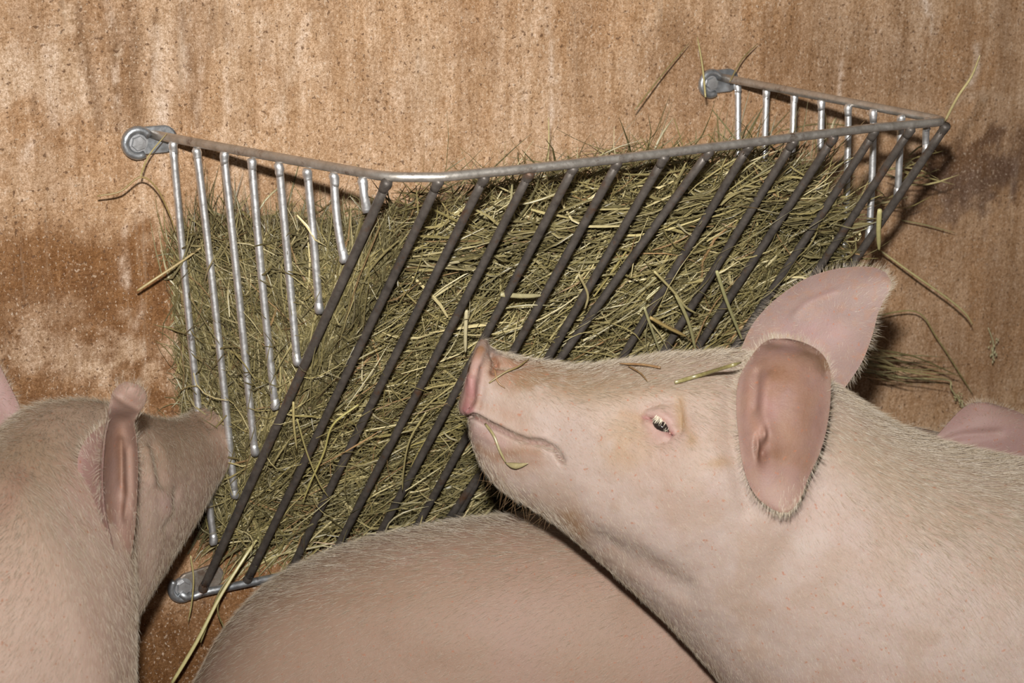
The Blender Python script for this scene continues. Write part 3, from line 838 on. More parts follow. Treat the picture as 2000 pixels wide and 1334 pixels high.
# ---- the pig in the middle, head up in profile
P0 = at_depth(915, 750, 1.90)
DM = nrm(RH-FH*.10)
mp = [((938, 669), (900, 797), .036), ((945, 669), (905, 803), .041), ((957, 678), (913, 812), .041), ((978, 690), (915, 828), .040), ((1008, 698), (918, 855), .042),
      ((1045, 706), (930, 886), .046), ((1090, 713), (947, 918), .051), ((1150, 718), (978, 950), .059), ((1220, 709), (1012, 972), .068),
      ((1300, 699), (1052, 994), .079), ((1380, 694), (1092, 1020), .089), ((1455, 694), (1135, 1058), .098), ((1545, 710), (1180, 1096), .106),
      ((1640, 760), (1230, 1140), .112), ((1760, 838), (1290, 1195), .121), ((1880, 886), (1345, 1252), .132), ((2000, 914), (1425, 1345), .147),
      ((2150, 945), (1530, 1500), .163), ((2350, 985), (1750, 1740), .18), ((2620, 1010), (2300, 1790), .19), ((2900, 1040), (2800, 1750), .18), ((3090, 1120), (3060, 1600), .13)]
secs, sideM = sections_px(mp, P0, DM)
main = empty('pig', (secs[18][0][0], secs[18][0][1], FLOOR_Z), 'large pink pig in profile lifting its snout to the hay, head in the middle', 'pig')
b = Body(secs, 330, 260)
nearM = b.near()
# face sculpting -------------------------------------------------
MOUTH = [(912, 812), (930, 816), (960, 832), (1000, 851), (1030, 862), (1062, 866), (1084, 878), (1098, 900)]
b.push(.0035*b.line([(x-4, y-14) for x, y in MOUTH[1:6]], 13)); b.renorm()
b.push(-.0045*b.line(MOUTH, 6.)); b.renorm()
b.push(.0012*b.line([(930, 838), (965, 862), (1010, 880), (1050, 888)], 13)); b.renorm()
b.push(-.0042*b.line(MOUTH, 3.6)); b.renorm()
# snout pad rim, fold behind it, nostril rim
b.push(.004*b.line([(945, 672), (928, 720), (918, 760), (908, 800)], 11)); b.renorm()
b.push(-.0045*b.line([(962, 690), (968, 706), (964, 724)], 6)-.003*b.line([(945, 720), (940, 760), (934, 790)], 8)); b.renorm()
b.push(.0035*b.g(985, 702, 18, 7, .35)-.003*b.line([(970, 716), (1000, 720), (1020, 714)], 5)); b.renorm()
b.push(.0045*b.line([(921, 742), (921, 775), (914, 800)], 8)); b.renorm()
# eye: socket, lids, brow, wrinkles
b.push(-.010*b.g(1288, 826, 46, 36)-.004*b.g(1225, 815, 40, 26)); b.renorm()
b.push(.008*b.g(1290, 822, 26, 22)); b.renorm()
SLIT = [(1257, 815), (1272, 818), (1288, 829), (1302, 841), (1312, 848)]
b.push(-.007*b.line(SLIT[1:], 5.0)); b.renorm()
b.push(.003*b.line([(1262, 826), (1280, 842), (1300, 856)], 5)+.003*b.line([(1268, 806), (1290, 806), (1310, 822), (1318, 840)], 5)); b.renorm()
b.push(-.0022*b.line([(1266, 797), (1290, 788), (1312, 790)], 4)-.0028*b.line([(1325, 785), (1331, 815), (1331, 850)], 5)-.0016*b.line([(1290, 866), (1310, 862), (1316, 850)], 4)); b.renorm()
b.push(.004*b.g(1285, 770, 60, 22)+.006*b.g(1350, 930, 110, 90)+.004*b.g(1130, 790, 110, 50)); b.renorm()
# jowl, throat and neck folds
b.push(-.006*b.line([(1175, 1060), (1240, 1090), (1330, 1150)], 26)+.004*b.g(1250, 1040, 110, 50, .5)); b.renorm()
b.push(-.006*b.line([(1445, 700), (1430, 780), (1432, 880), (1462, 990)], 22)-.005*b.line([(1600, 960), (1560, 1050), (1500, 1130), (1470, 1230)], 40)); b.renorm()
b.push(.003*(fbm(b.V, 28, 5, 3)-.5)+.0012*(fbm(b.V, 110, 8, 3)-.5)); b.renorm()
# colours
n1 = fbm(b.V, 14, 31, 4); n2 = fbm(b.V, 40, 33, 4)
b.tint(.5*smooth(.45, .7, n1), PINK*.4+SKIN*.6); b.tint(.35*smooth(.5, .75, n2), PALE)
b.tint(.35*smooth(.52, .66, fbm(b.V, 26, 39, 4)), (.64, .44, .30))
ridge = smooth(.25, .95, np.sum(b.n*np.array([0, 0, 1.]), 1))
b.tint(.42*ridge*smooth(1020, 1200, b.U), TAN)
def bt(m, c, rag=None): b.tint(2.0*m*(smooth(.15, .6, fbm(b.V, 60, 77, 4)) if rag else 1), c)
bt(1.0*b.g(1085, 734, 120, 34, .03), (.42, .24, .11), 1); bt(.6*b.g(1010, 712, 50, 16), (.5, .25, .14), 1)
bt(.9*b.line([(943, 672), (930, 700), (918, 735)], 9), (.50, .25, .10), 1); bt(.5*b.g(985, 735, 26, 22), (.52, .28, .17), 1); bt(.7*b.line([(960, 690), (968, 712), (962, 730)], 7), (.38, .16, .08), 1)
bt(.85*b.line([(919, 742), (920, 775), (913, 798)], 12), (.70, .29, .30)); bt(.5*b.g(930, 720, 16, 30), (.80, .50, .44))
bt(.5*b.line(MOUTH[1:], 4.2), (.25, .10, .08)); bt(.3*b.line([(930, 842), (955, 856), (980, 866)], 16), (.80, .50, .46))
bt(.38*b.line([(930, 872), (965, 893), (1020, 880), (1050, 884)], 12), (.50, .27, .15), 1); bt(.3*b.g(1035, 905, 40, 14), (.52, .30, .18), 1); bt(.45*b.g(960, 800, 70, 16, .4), (.62, .38, .26), 1)
bt(.55*b.g(1288, 830, 44, 42), (.80, .50, .46)); bt(.6*b.line([(1218, 810), (1245, 815), (1262, 818)], 11), (.58, .32, .17), 1)
bt(.5*b.line([(1326, 780), (1333, 830), (1350, 860)], 13), (.60, .38, .20), 1); bt(.45*b.g(1230, 850, 50, 60), (.74, .52, .34), 1)
bt(.5*b.g(1215, 880, 40, 40), (.72, .50, .33), 1); bt(.55*b.g(1400, 905, 30, 12), (.62, .40, .22), 1)
bt(.6*b.line(SLIT, 4), (.60, .24, .24)); bt(.45*b.line([(1110, 1010), (1130, 1040)], 24), (.55, .33, .17), 1)
bt(.35*b.g(1720, 900, 170, 60, .5), TAN); bt(.35*b.g(1200, 760, 140, 40), TAN)
b.hairlen = .55+.55*ridge+.25*smooth(1500, 1800, b.U)+.3*b.line([(945, 905), (1010, 970), (1090, 1020)], 30)
b.hairlen *= 1-.95*np.clip(b.line([(943, 672), (920, 740), (908, 800)], 26)+b.g(1288, 828, 34, 28)+.8*b.g(955, 850, 40, 28), 0, 1)
for uu, dy, px_ in ((17, -.06, 1.), (17, .06, 1.), (20, -.06, .6), (20, .06, .6)):
    c = secs[uu][0]+DM*(.08 if uu == 17 else 0); tp = np.array([c[0], c[1], c[2]-.05])+sideM*dy*1.3
    b.leg(tp, (tp[0]+sideM[0]*dy*.2, tp[1]+sideM[1]*dy*.2, FLOOR_Z), .085, .032)
b.build(main)
coat(b, 52000, main, .006, .013, .00008)
# eyeball and lashes
tE = float(np.median(b.t[(np.hypot(b.U-1292, b.Vp-832) < 8) & (b.face > .2)]))
def ball(center, r, sx, sz, nu=20, nv=12, ax=None):
    V = []; Fc = []
    ax = ax or (RT, UP, -FW)
    for i in range(nv+1):
        ph = math.pi*i/nv
        for k in range(nu):
            th = 2*math.pi*k/nu
            V.append(center+r*(ax[0]*math.sin(ph)*math.cos(th)*sx+ax[1]*math.sin(ph)*math.sin(th)*sz+ax[2]*math.cos(ph)*.7))
    for i in range(nv):
        Fc += [(i*nu+k, (i+1)*nu+k, (i+1)*nu+(k+1) % nu, i*nu+(k+1) % nu) for k in range(nu)]
    return V, Fc
def rot2(a): 
    return (RT*math.cos(a)+UP*math.sin(a), -RT*math.sin(a)+UP*math.cos(a), -FW)
v, f = ball(at_depth(1293, 834, tE+.0022), .0126, .88, .56, ax=rot2(-.72))
link_mesh('eye', v, f, M_EYE, main)
nl = 44; roots = []; tips = []
for k in range(nl):
    q = k/(nl-1); ru = 1281+33*q+random.uniform(-1, 1); rv = 811+32*q+random.uniform(-1.5, 1.5)+5*math.sin(q*3.1)*-1
    r = at_depth(ru, rv, tE-.0035); e = at_depth(ru-8+random.uniform(-1.5, 1.5), rv+11+random.uniform(-2, 3), tE-.0068); roots.append(r); tips.append(e)
roots = np.array(roots); tips = np.array(tips); dv = tips-roots
make_hair('eyelashes', roots, nrm(dv), np.tile(-FW, (nl, 1)), np.linalg.norm(dv, axis=1), np.full(nl, .00021), main, mat=M_LASH, lift=.05)
# chin whiskers
nw = 46; ids = np.where((seg_dist(b.U, b.Vp, [(950, 925), (1010, 975), (1080, 1010)]) < 16) & (np.abs(b.face) < .5))[0]
ids = rng.choice(ids, nw); make_hair('chin_whiskers', b.V[ids], nrm(-UP*.9-RT*.35+rng.normal(0, .35, (nw, 3))), b.n[ids], rng.uniform(.008, .03, nw), np.full(nw, .00011), main, mat=M_DARKHAIR, lift=.2)

# ears of the middle pig
tEar = float(np.median(b.t[(np.hypot(b.U-1500, b.Vp-850) < 14) & (b.face > .2)]))
rowsN = [((1524, 1001), (1538, 1001), .016, .016, .018), ((1503, 991), (1553, 989), .014, .014, .020), ((1478, 970), (1567, 966), .010, .012, .024),
         ((1460, 938), (1579, 933), .007, .008, .030), ((1448, 892), (1600, 888), .006, .002, .036), ((1442, 845), (1613, 845), .008, .000, .042),
         ((1438, 790), (1621, 795), .013, .004, .046), ((1443, 742), (1623, 746), .020, .010, .048), ((1462, 705), (1618, 712), .028, .019, .050),
         ((1482, 678), (1600, 686), .036, .029, .050), ((1498, 665), (1570, 669), .041, .037, .048), ((1512, 661), (1538, 661), .043, .041, .046)]
def colN(U, V, P):
    n = smooth(.3, .72, fbm(P, 55, 41, 4)); C = np.tile(.64*SK*np.array([.78, .47, .40]), (len(U), 1))
    C = C*(.85+.3*fbm(P, 90, 43, 3))[:, None]; C = mixcol(C, .5*smooth(.48, .62, fbm(P, 70, 44, 4)), (.50, .31, .22)); C = mixcol(C, .55*gpx(U, V, 1500, 780, 22, 60), (.66, .36, .32))
    C = mixcol(C, 1.0*n*gpx(U, V, 1550, 800, 56, 110), (.46, .25, .16)); C = mixcol(C, 1.1*n*gpx(U, V, 1515, 735, 46, 44), (.42, .21, .12))
    C = mixcol(C, 1.2*n*np.exp(-(seg_dist(U, V, [(1505, 668), (1560, 676), (1598, 690), (1614, 712)])/18)**2), (.26, .14, .07))
    C = mixcol(C, .8*n*np.exp(-(seg_dist(U, V, [(1465, 730), (1466, 800), (1478, 850)])/9)**2), (.55, .28, .19))
    C = mixcol(C, 1.1*n*gpx(U, V, 1520, 905, 46, 34), (.36, .18, .10)); C = mixcol(C, .85*gpx(U, V, 1490, 885, 13, 26), (.26, .10, .06))
    C = mixcol(C, .7*gpx(U, V, 1484, 848, 8, 12), (.62, .34, .27)); C = mixcol(C, .5*np.exp(-(seg_dist(U, V, [(1450, 900), (1441, 840), (1440, 780), (1447, 735), (1466, 700)])/7)**2), (.80, .55, .47)); C = mixcol(C, .5*np.exp(-(seg_dist(U, V, [(1616, 730), (1619, 790), (1610, 850), (1590, 910)])/6)**2), (.70, .50, .42)); C = mixcol(C, .6*gpx(U, V, 1530, 960, 40, 30), (.66, .45, .38))  # rim lines painted paler, the left one as a lit edge
    return C
def scN(U, V):      # concha pit and the two knobs at the ear canal
    return (-.008*gpx(U, V, 1500, 876, 20, 30)-.007*gpx(U, V, 1490, 890, 9, 16)+.012*gpx(U, V, 1492, 848, 7, 13)+.010*gpx(U, V, 1479, 872, 5, 20)
            -.004*np.exp(-(seg_dist(U, V, [(1500, 740), (1492, 800), (1500, 840)])/12)**2)+.004*np.exp(-(seg_dist(U, V, [(1478, 730), (1474, 800)])/9)**2)
            +.0030*np.exp(-(seg_dist(U, V, [(1500, 670), (1560, 678), (1600, 695), (1614, 730)])/9)**2)-.004*gpx(U, V, 1555, 790, 34, 80))
ear_sheet('ear', rowsN, tEar-.024, main, 90, 70, .006, colN, scN, fringe=520, hair=1500)
# root of the ear: a fleshy cone joining it to the head
def ear_root(c0, c1, r0, r1, parent, sq=1., col=SKIN):
    P = catmull([c0, (c0*2+c1)/3, (c0+2*c1)/3, c1], 10)
    v, f = tube(P, np.linspace(r0, r1, 10), 24); return link_mesh('ear_root', v, f, M_SKIN, parent, colors=np.tile(col, (len(v), 1)))
ear_root(at_depth(1495, 868, tEar+.03), at_depth(1502, 868, tEar-.001), .040, .024, main)
tFar = depth_of(P0)+.035
rowsF = [((1436, 712), (1600, 800), .0, -.006, .02), ((1448, 680), (1640, 768), .0, -.008, .016), ((1466, 640), (1664, 738), .0, -.010, .012), ((1492, 606), (1684, 706), .0, -.012, .008), ((1528, 574), (1699, 670), .0, -.012, .004),
         ((1572, 545), (1708, 640), .0, -.012, .000), ((1620, 528), (1715, 612), .0, -.011, -.004), ((1668, 521), (1727, 586), .0, -.009, -.006), ((1706, 522), (1738, 566), .0, -.006, -.006), ((1730, 532), (1742, 552), .0, -.003, -.006)]
def colF(U, V, P):
    n = smooth(.35, .75, fbm(P, 45, 51, 4)); C = np.tile(.66*SK*np.array([.83, .58, .52]), (len(U), 1))
    C = C*(.9+.2*fbm(P, 60, 53, 3))[:, None]; C = mixcol(C, .6*smooth(.60, .66, fbm(P, 160, 54, 2)), (.62, .36, .26)); C = mixcol(C, .6*n*gpx(U, V, 1600, 640, 90, 60), (.72, .42, .42)); C = mixcol(C, .4*gpx(U, V, 1480, 690, 60, 30), TAN)
    C = mixcol(C, .55*np.exp(-(seg_dist(U, V, [(1560, 600), (1600, 578), (1628, 570)])/5)**2), (.68, .44, .44)); return C
def scF(U, V):
    return -.002*np.exp(-(seg_dist(U, V, [(1550, 618), (1575, 592), (1630, 570)])/6)**2)+.003*gpx(U, V, 1610, 620, 40, 30)+.003*gpx(U, V, 1540, 650, 50, 25)
ear_sheet('ear', rowsF, tFar, main, 70, 50, .0055, colF, scF, fringe=520, hair=1500)
ear_root(at_depth(1545, 780, tFar+.012), at_depth(1545, 715, tFar+.008), .042, .03, main)

# ---- pig whose rounded back fills the bottom
P1 = at_depth(1000, 1010, 2.10)
DB = nrm(RH-FH*.02)
bp = [((348, 1440), (352, 1540), .03), ((360, 1370), (380, 1640), .085), ((398, 1285), (440, 1700), .115), ((450, 1206), (520, 1730), .132), ((515, 1146), (600, 1742), .142), ((597, 1101), (690, 1745), .147),
      ((700, 1063), (790, 1745), .15), ((800, 1039), (890, 1740), .15), ((900, 1023), (990, 1735), .15), ((1000, 1014), (1100, 1730), .148), ((1080, 1011), (1200, 1725), .145), ((1200, 1020), (1330, 1725), .14),
      ((1350, 1055), (1480, 1725), .135), ((1500, 1120), (1620, 1720), .12), ((1650, 1200), (1740, 1690), .105), ((1780, 1290), (1850, 1670), .09), ((1900, 1400), (1950, 1640), .06), ((1990, 1480), (2010, 1620), .038)]
s1, side1 = sections_px(bp, P1, DB, 2.1)
low = empty('pig', (s1[8][0][0], s1[8][0][1], FLOOR_Z), 'pig showing only its rounded pink back in front of the rack, under the lifted head', 'pig')
b1 = Body(s1, 220, 180, snout_cap=False)
b1.push(.004*(fbm(b1.V, 16, 5, 3)-.5)); b1.renorm()
n1 = fbm(b1.V, 11, 61, 4); n2 = fbm(b1.V, 24, 63, 4)
b1.col *= np.array([.80, .68, .56]); b1.tint(.6*smooth(.42, .66, n1), (PINK*.45+SKIN*.55)*np.array([.84, .76, .68]))
top1 = smooth(.45, .95, np.sum(b1.n*np.array([0, 0, 1.]), 1)); b1.tint(.45*top1*smooth(.3, .6, n2), (.60, .43, .31))
for g in [(1000, 1060, 60, 20, .5), (1230, 1180, 40, 60, .45), (560, 1180, 60, 40, .4), (850, 1285, 90, 30, .45), (640, 1100, 110, 26, .4), (760, 1240, 50, 30, .35), (930, 1110, 160, 30, .35), (1180, 1100, 60, 40, .4), (700, 1170, 90, 20, .3)]:
    b1.tint(1.5*g[4]*b1.g(*g[:4])*smooth(.3, .65, n2), (.50, .30, .19))
b1.hairlen = .7+.5*top1
for k, o_ in ((4, -.1), (4, .1), (12, -.09), (12, .09)):
    c = s1[k][0]; tp = np.array([c[0], c[1], c[2]-.04])+side1*o_*.75
    b1.leg(tp, (tp[0], tp[1], FLOOR_Z), .08, .032)
b1.build(low)
coat(b1, 28000, low, .007, .015, .00008, dirfun=lambda r, T, nn, d: -T*.8+np.array([0, 0, -.5])[None])

# ---- pig on the left with its snout in the side bars
SN = on_plane(422, 852, (0, -.033, 0), (0, 1, 0))
hd = nrm(np.array([math.sin(.90), math.cos(.90), -.12]))
hs = nrm(np.cross(hd, (0, 0, 1.))); hu = np.cross(hs, hd)
def lp(s, top, bot, wd, sq=2.15): return (SN-hd*s+hu*(top+bot)/2, hu, hs, (top-bot)/2, wd, sq)
sl = [lp(0, .037, -.040, .032), lp(.008, .040, -.044, .036), lp(.02, .037, -.048, .036), lp(.045, .032, -.060, .038), lp(.08, .034, -.078, .046), lp(.12, .044, -.098, .057), lp(.165, .060, -.120, .067),
      lp(.21, .078, -.145, .078), lp(.255, .090, -.172, .088), lp(.30, .094, -.20, .096)]
def bodysec(c, fwd, h, wd):
    fwd = nrm(np.array(fwd, float)); sd = nrm(np.cross(fwd, (0, 0, 1.))); return (np.array(c), np.cross(sd, fwd), sd, h, wd, 2.15)
e0 = sl[-1][0]
sl += [bodysec(e0+np.array([-.028, -.05, -.024]), (.75, .62, .0), .168, .106), bodysec(e0+np.array([-.050, -.085, -.056]), (.86, .48, .10), .20, .124),
       bodysec(e0+np.array([-.088, -.125, -.088]), (.93, .33, .12), .235, .142), bodysec(e0+np.array([-.22, -.155, -.085]), (.97, .2, .08), .24, .158),
       bodysec(e0+np.array([-.52, -.19, -.10]), (1, .1, 0), .23, .17), bodysec(e0+np.array([-.80, -.21, -.14]), (1, .05, 0), .235, .175), bodysec(e0+np.array([-1.05, -.22, -.13]), (1, 0, 0), .22, .17), bodysec(e0+np.array([-1.18, -.22, -.14]), (1, 0, 0), .15, .12)]
left = empty('pig', (sl[14][0][0], sl[14][0][1], FLOOR_Z), 'pig at the left edge with its snout pressed through the side bars', 'pig')
b2 = Body(sl, 260, 200)
b2.push(.003*(fbm(b2.V, 20, 5, 3)-.5)+.001*(fbm(b2.V, 90, 8, 3)-.5)); b2.renorm()
b2.push(-.004*b2.line([(300, 870), (312, 910), (318, 950)], 9)+.004*b2.line([(322, 960), (330, 1000)], 14)+.004*b2.line([(285, 880), (295, 940)], 10)-.003*b2.line([(345, 960), (338, 1010), (325, 1035)], 7)); b2.renorm()
b2.push(-.0025*b2.line([(395, 815), (410, 830), (425, 828)], 10)); b2.renorm()
n1 = fbm(b2.V, 14, 71, 4); n2 = fbm(b2.V, 40, 73, 4)
b2.tint(.5*smooth(.45, .7, n1), PINK*.4+SKIN*.6)
r2 = smooth(.2, .9, np.sum(b2.n*np.array([0, 0, 1.]), 1)); b2.col *= np.array([1.26, 1.18, 1.10]); b2.tint(.6*r2, TAN)
b2.tint(.6*b2.g(60, 900, 120, 70), (.62, .45, .27)); b2.tint(.7*b2.g(340, 870, 80, 60), (.62, .41, .25)); b2.tint(.7*b2.g(420, 820, 40, 30)*smooth(.2, .6, n2), (.50, .25, .15)); b2.tint(.7*b2.g(425, 890, 34, 60), (.70, .42, .30)); b2.tint(.5*b2.g(390, 880, 50, 50), (.66, .45, .31))
b2.tint(.55*b2.g(325, 985, 18, 26), (.76, .48, .47)); b2.tint(.5*b2.line([(0, 1000), (40, 930)], 25), (.62, .30, .22)); b2.tint(.5*b2.g(170, 960, 60, 90), (.80, .47, .44))
b2.hairlen = .7+.5*r2
for k, o_ in ((13, -.11), (13, .11), (16, -.11), (16, .11)):
    c = sl[k][0]; tp = np.array([c[0], c[1], c[2]-.05])+sl[k][2]*o_
    b2.leg(tp, (tp[0], tp[1], FLOOR_Z), .085, .032)
b2.build(left)
coat(b2, 28000, left, .007, .015, .00008)
sel = (np.hypot(b2.U-205, b2.Vp-930) < 40) & (b2.face > .1)
tL = float(np.median(b2.t[sel])) if sel.any() else 1.78
rowsL = [((222, 1112), (252, 1116), -.050, -.05, -.05), ((206, 1066), (258, 1072), -.012, -.022, -.016), ((199, 1004), (265, 1010), .022, -.006, .004), ((194, 940), (268, 950), .036, -.004, .012), ((196, 890), (269, 900), .042, -.002, .016),
         ((202, 850), (266, 858), .044, .006, .020), ((208, 820), (262, 826), .046, .016, .026), ((213, 795), (272, 806), .048, .040, .036), ((219, 770), (284, 785), .050, .052, .042), ((230, 753), (284, 766), .050, .054, .044), ((246, 745), (272, 752), .049, .051, .046)]
def colL(U, V, P):
    n = smooth(.3, .7, fbm(P, 70, 81, 4)); C = np.tile(.64*SK*np.array([.76, .48, .40]), (len(U), 1))
    C = mixcol(C, .6*n*gpx(U, V, 235, 860, 22, 70), (.50, .27, .18)); C = mixcol(C, .6*n*np.exp(-(seg_dist(U, V, [(208, 840), (204, 950), (220, 1050)])/9)**2), (.60, .33, .22))
    C = mixcol(C, .45*smooth(-14, 6, U-236), (.66, .42, .32)); C = mixcol(C, .8*np.exp(-(seg_dist(U, V, [(232, 840), (234, 930), (246, 960)])/7)**2), (.42, .22, .14)); C = mixcol(C, .7*gpx(U, V, 238, 990, 9, 14), (.35, .16, .10)); C = mixcol(C, .5*gpx(U, V, 262, 780, 24, 24), (.62, .40, .32)); return C
ear_sheet('ear', rowsL, tL-.040, left, 70, 46, .007, colL, lambda U, V: .006*np.exp(-(seg_dist(U, V, [(250, 880), (252, 960), (246, 1010)])/7)**2)-.005*np.exp(-(seg_dist(U, V, [(234, 860), (236, 950)])/6)**2)+.003*np.exp(-(seg_dist(U, V, [(222, 770), (250, 790), (270, 800)])/6)**2), fringe=420, hair=500)
# back of that ear, running down into the neck
rowsLb = [((200, 1040), (222, 1075), .0, .002, .012), ((172, 990), (206, 1010), .0, .008, .028), ((155, 940), (200, 945), .0, .012, .038), ((152, 895), (202, 890), .0, .014, .042), ((165, 862), (206, 850), .004, .020, .044), ((188, 838), (212, 822), .012, .026, .046)]
def colLb(U, V, P):
    C = np.tile(SK*np.array([.80, .50, .45]), (len(U), 1)); return mixcol(C, .5*gpx(U, V, 160, 920, 20, 60), (.72, .42, .40))
ear_sheet('ear_back', rowsLb, tL-.040, left, 40, 26, .010, colLb, None, hair=500)
rowsL2 = [((-60, 860), (40, 858), .0, .004, .0), ((-50, 820), (46, 822), .0, .006, .0), ((-45, 785), (36, 790), .0, .008, .0), ((-42, 750), (18, 752), .0, .006, .0), ((-36, 715), (2, 720), .0, .004, .0), ((-26, 690), (-12, 692), .0, .0, .0)]
ear_sheet('ear', rowsL2, tL+.10, left, 40, 26, .006, lambda U, V, P: np.tile(SK*np.array([.80, .50, .46]), (len(U), 1)), None, fringe=300, hair=300)

# ---- pig behind on the right, only an ear and a bit of its neck show
P3 = at_depth(1850, 850, 2.36); DR_ = nrm(RH-FH*.0)
rp = [((1470, 975), (1462, 1030), .03), ((1500, 955), (1490, 1060), .038), ((1570, 915), (1560, 1085), .045), ((1650, 868), (1640, 1110), .06), ((1720, 838), (1720, 1140), .075), ((1790, 836), (1790, 1160), .085), ((1870, 852), (1870, 1190), .095), ((1960, 858), (1960, 1240), .10),
      ((2060, 850), (2080, 1330), .12), ((2200, 840), (2230, 1450), .14), ((2400, 835), (2430, 1500), .15), ((2700, 840), (2700, 1500), .15), ((2850, 900), (2850, 1450), .11)]
s3, side3 = sections_px(rp, P3, DR_, 2.1)
rear = empty('pig', (s3[9][0][0], s3[9][0][1], FLOOR_Z), 'pig mostly hidden at the right edge, only a pink ear and neck showing', 'pig')
b3 = Body(s3, 110, 90)
b3.tint(.6*smooth(.4, .7, fbm(b3.V, 14, 91, 4)), PINK); b3.tint(.5*smooth(.3, .9, np.sum(b3.n*np.array([0, 0, 1.]), 1)), (.55, .42, .32))
for k, o_ in ((8, -.08), (8, .08), (11, -.08), (11, .08)):
    c = s3[k][0]; tp = np.array([c[0], c[1], c[2]-.04])+side3*o_; b3.leg(tp, (tp[0], tp[1], FLOOR_Z), .07, .03)
b3.build(rear); coat(b3, 3500, rear, .009, .016, .00012)
rowsR = [((1800, 900), (2060, 905), .0, .008, .0), ((1812, 872), (2050, 880), .0, .012, .002), ((1838, 842), (2040, 850), .0, .016, .004), ((1862, 815), (2022, 824), .0, .016, .004), ((1880, 798), (1990, 805), .0, .012, .004), ((1896, 788), (1956, 793), .0, .008, .003), ((1910, 785), (1930, 786), .0, .004, .002)]
def colR(U, V, P):
    n = smooth(.3, .7, fbm(P, 40, 95, 4)); C = np.tile(.9*SK*np.array([.76, .47, .43]), (len(U), 1)); C = mixcol(C, .6*n*gpx(U, V, 1880, 825, 40, 20), (.70, .32, .30)); return mixcol(C, .4*gpx(U, V, 1960, 810, 40, 20), (.62, .40, .32))
ear_sheet('ear', rowsR, depth_of(P3)-.105, rear, 40, 40, .006, colR, lambda U, V: -.004*np.exp(-(seg_dist(U, V, [(1820, 870), (1880, 850), (1950, 845)])/8)**2), fringe=300, hair=400)

# ------------------------------------------------------------------ single stalks that can be told apart
def stalk(pts, wd, col, label, cat='stalk', name='hay_stalk', flat=False, seeds=False):
    """pts: list of 3D points"""
    P = catmull(pts, max(10, 5*len(pts)))
    n = len(P); r = np.interp(np.linspace(0, 1, n), [0, .1, .8, 1], [.8, 1, .85, .35])*wd/2
    if name == 'dry_leaf': r = np.interp(np.linspace(0, 1, n), [0, .25, .5, .8, 1], [.15, .8, 1, .55, .05])*wd/2
    v, f = tube(P, r, 7)
    if flat:
        c = np.repeat(P, 7, 0); v = np.array(v); o_ = v[:n*7]-c; o_ = o_-FW*(o_ @ FW)[:, None]*.8; v[:n*7] = c+o_; v = list(v)
    parts = [(v, f)]
    if seeds:
        T = nrm(P[-1]-P[-4])
        for k in range(26):
            q = P[-1]-T*.03*k/26+np.array([random.gauss(0, .0025) for _ in range(3)])
            parts.append(tube([q, q+T*.002+np.array([random.gauss(0, .001) for _ in range(3)]), q+T*.005], [.0004, .0011, .0003], 5))
    v, f = join(*parts)
    o = link_mesh(name, v, f, M_HAY, colors=np.tile(np.array(col), (len(v), 1))); tag(o, label, cat); return o
STRAW = (.50, .42, .21); OLIVE = (.20, .17, .065); PALEST = (.62, .55, .34)
def front(u, v, off=.012): return on_plane(u, v, A+NF*off, NF)
def wl(u, v, off=.02): return on_wall(u, v, off)
def surf(body, u, v, off=.003):
    m = (np.hypot(body.U-u, body.Vp-v) < 9) & (body.face > .1)
    t = float(np.min(body.t[m])) if m.any() else 1.85
    return at_depth(u, v, t-off)
stalk([front(1846, 236, .004), front(1870, 190, .008), front(1897, 150, .010), front(1914, 108, .012)], .0034, STRAW, 'yellow straw standing up beyond the far right corner of the rack')
stalk([wl(336, 1334, .06), wl(385, 1252, .06), wl(430, 1165, .055), wl(480, 1085, .05), wl(512, 1040, .04)], .0046, (.52, .46, .20), 'long pale stem hanging diagonally below the lower left corner', flat=True)
stalk([wl(392, 1255, .05), wl(412, 1200, .05), wl(432, 1150, .05), wl(470, 1100, .045)], .0024, OLIVE, 'short green stem beside the long hanging one, left of the bottom bar')
stalk([wl(440, 1232, .04), wl(425, 1190, .045), wl(440, 1150, .045)], .002, OLIVE, 'bent green stem dangling under the bottom bar')
stalk([wl(372, 1085, .05), wl(378, 1130, .05), wl(374, 1180, .045), wl(367, 1215, .04)], .002, (.45, .38, .16), 'thin stem hanging in front of the lower left bolt')
stalk([wl(190, 383, .05), wl(235, 374, .055), wl(274, 346, .06), wl(305, 366, .06), wl(330, 415, .055), wl(343, 455, .05)], .0022, (.33, .22, .08), 'curled brown stem against the wall under the upper left bracket')
stalk([wl(274, 346, .06), wl(290, 305, .05), wl(326, 260, .045)], .0018, (.42, .34, .13), 'fine stem crossing the upper left bracket')
stalk([wl(268, 568, .045), wl(310, 540, .05), wl(370, 500, .05), wl(420, 462, .045)], .003, (.5, .38, .18), 'frayed pale stem poking out left of the side bars')
stalk([front(911, 606, .006), front(909, 650, .012), front(909, 690, .014)], .0046, PALEST, 'short pale straw hanging upright just above the lifted snout', flat=True)
stalk([front(978, 575, .012), front(1020, 578, .014), front(1058, 577, .012)], .006, (.40, .36, .20), 'wide flat blade lying level across the front bars', flat=True)
stalk([front(1130, 535, .012), front(1148, 575, .014), front(1142, 605, .012)], .0032, STRAW, 'pale straw piece beside the flat blade on the front bars')
stalk([front(1278, 530, .012), front(1316, 570, .014), front(1340, 600, .014), front(1362, 613, .010)], .0032, (.55, .47, .22), 'straw lying slantwise over the front bars above the brow')
stalk([front(1320, 575, .014), front(1345, 630, .016), front(1360, 690, .014)], .0046, (.45, .41, .20), 'long olive blade hanging over the front bars above the eye', flat=True)
stalk([front(1400, 530, .012), front(1420, 590, .014), front(1452, 670, .012)], .0046, (.44, .42, .20), 'broad green blade next to the front edge of the near ear', flat=True)
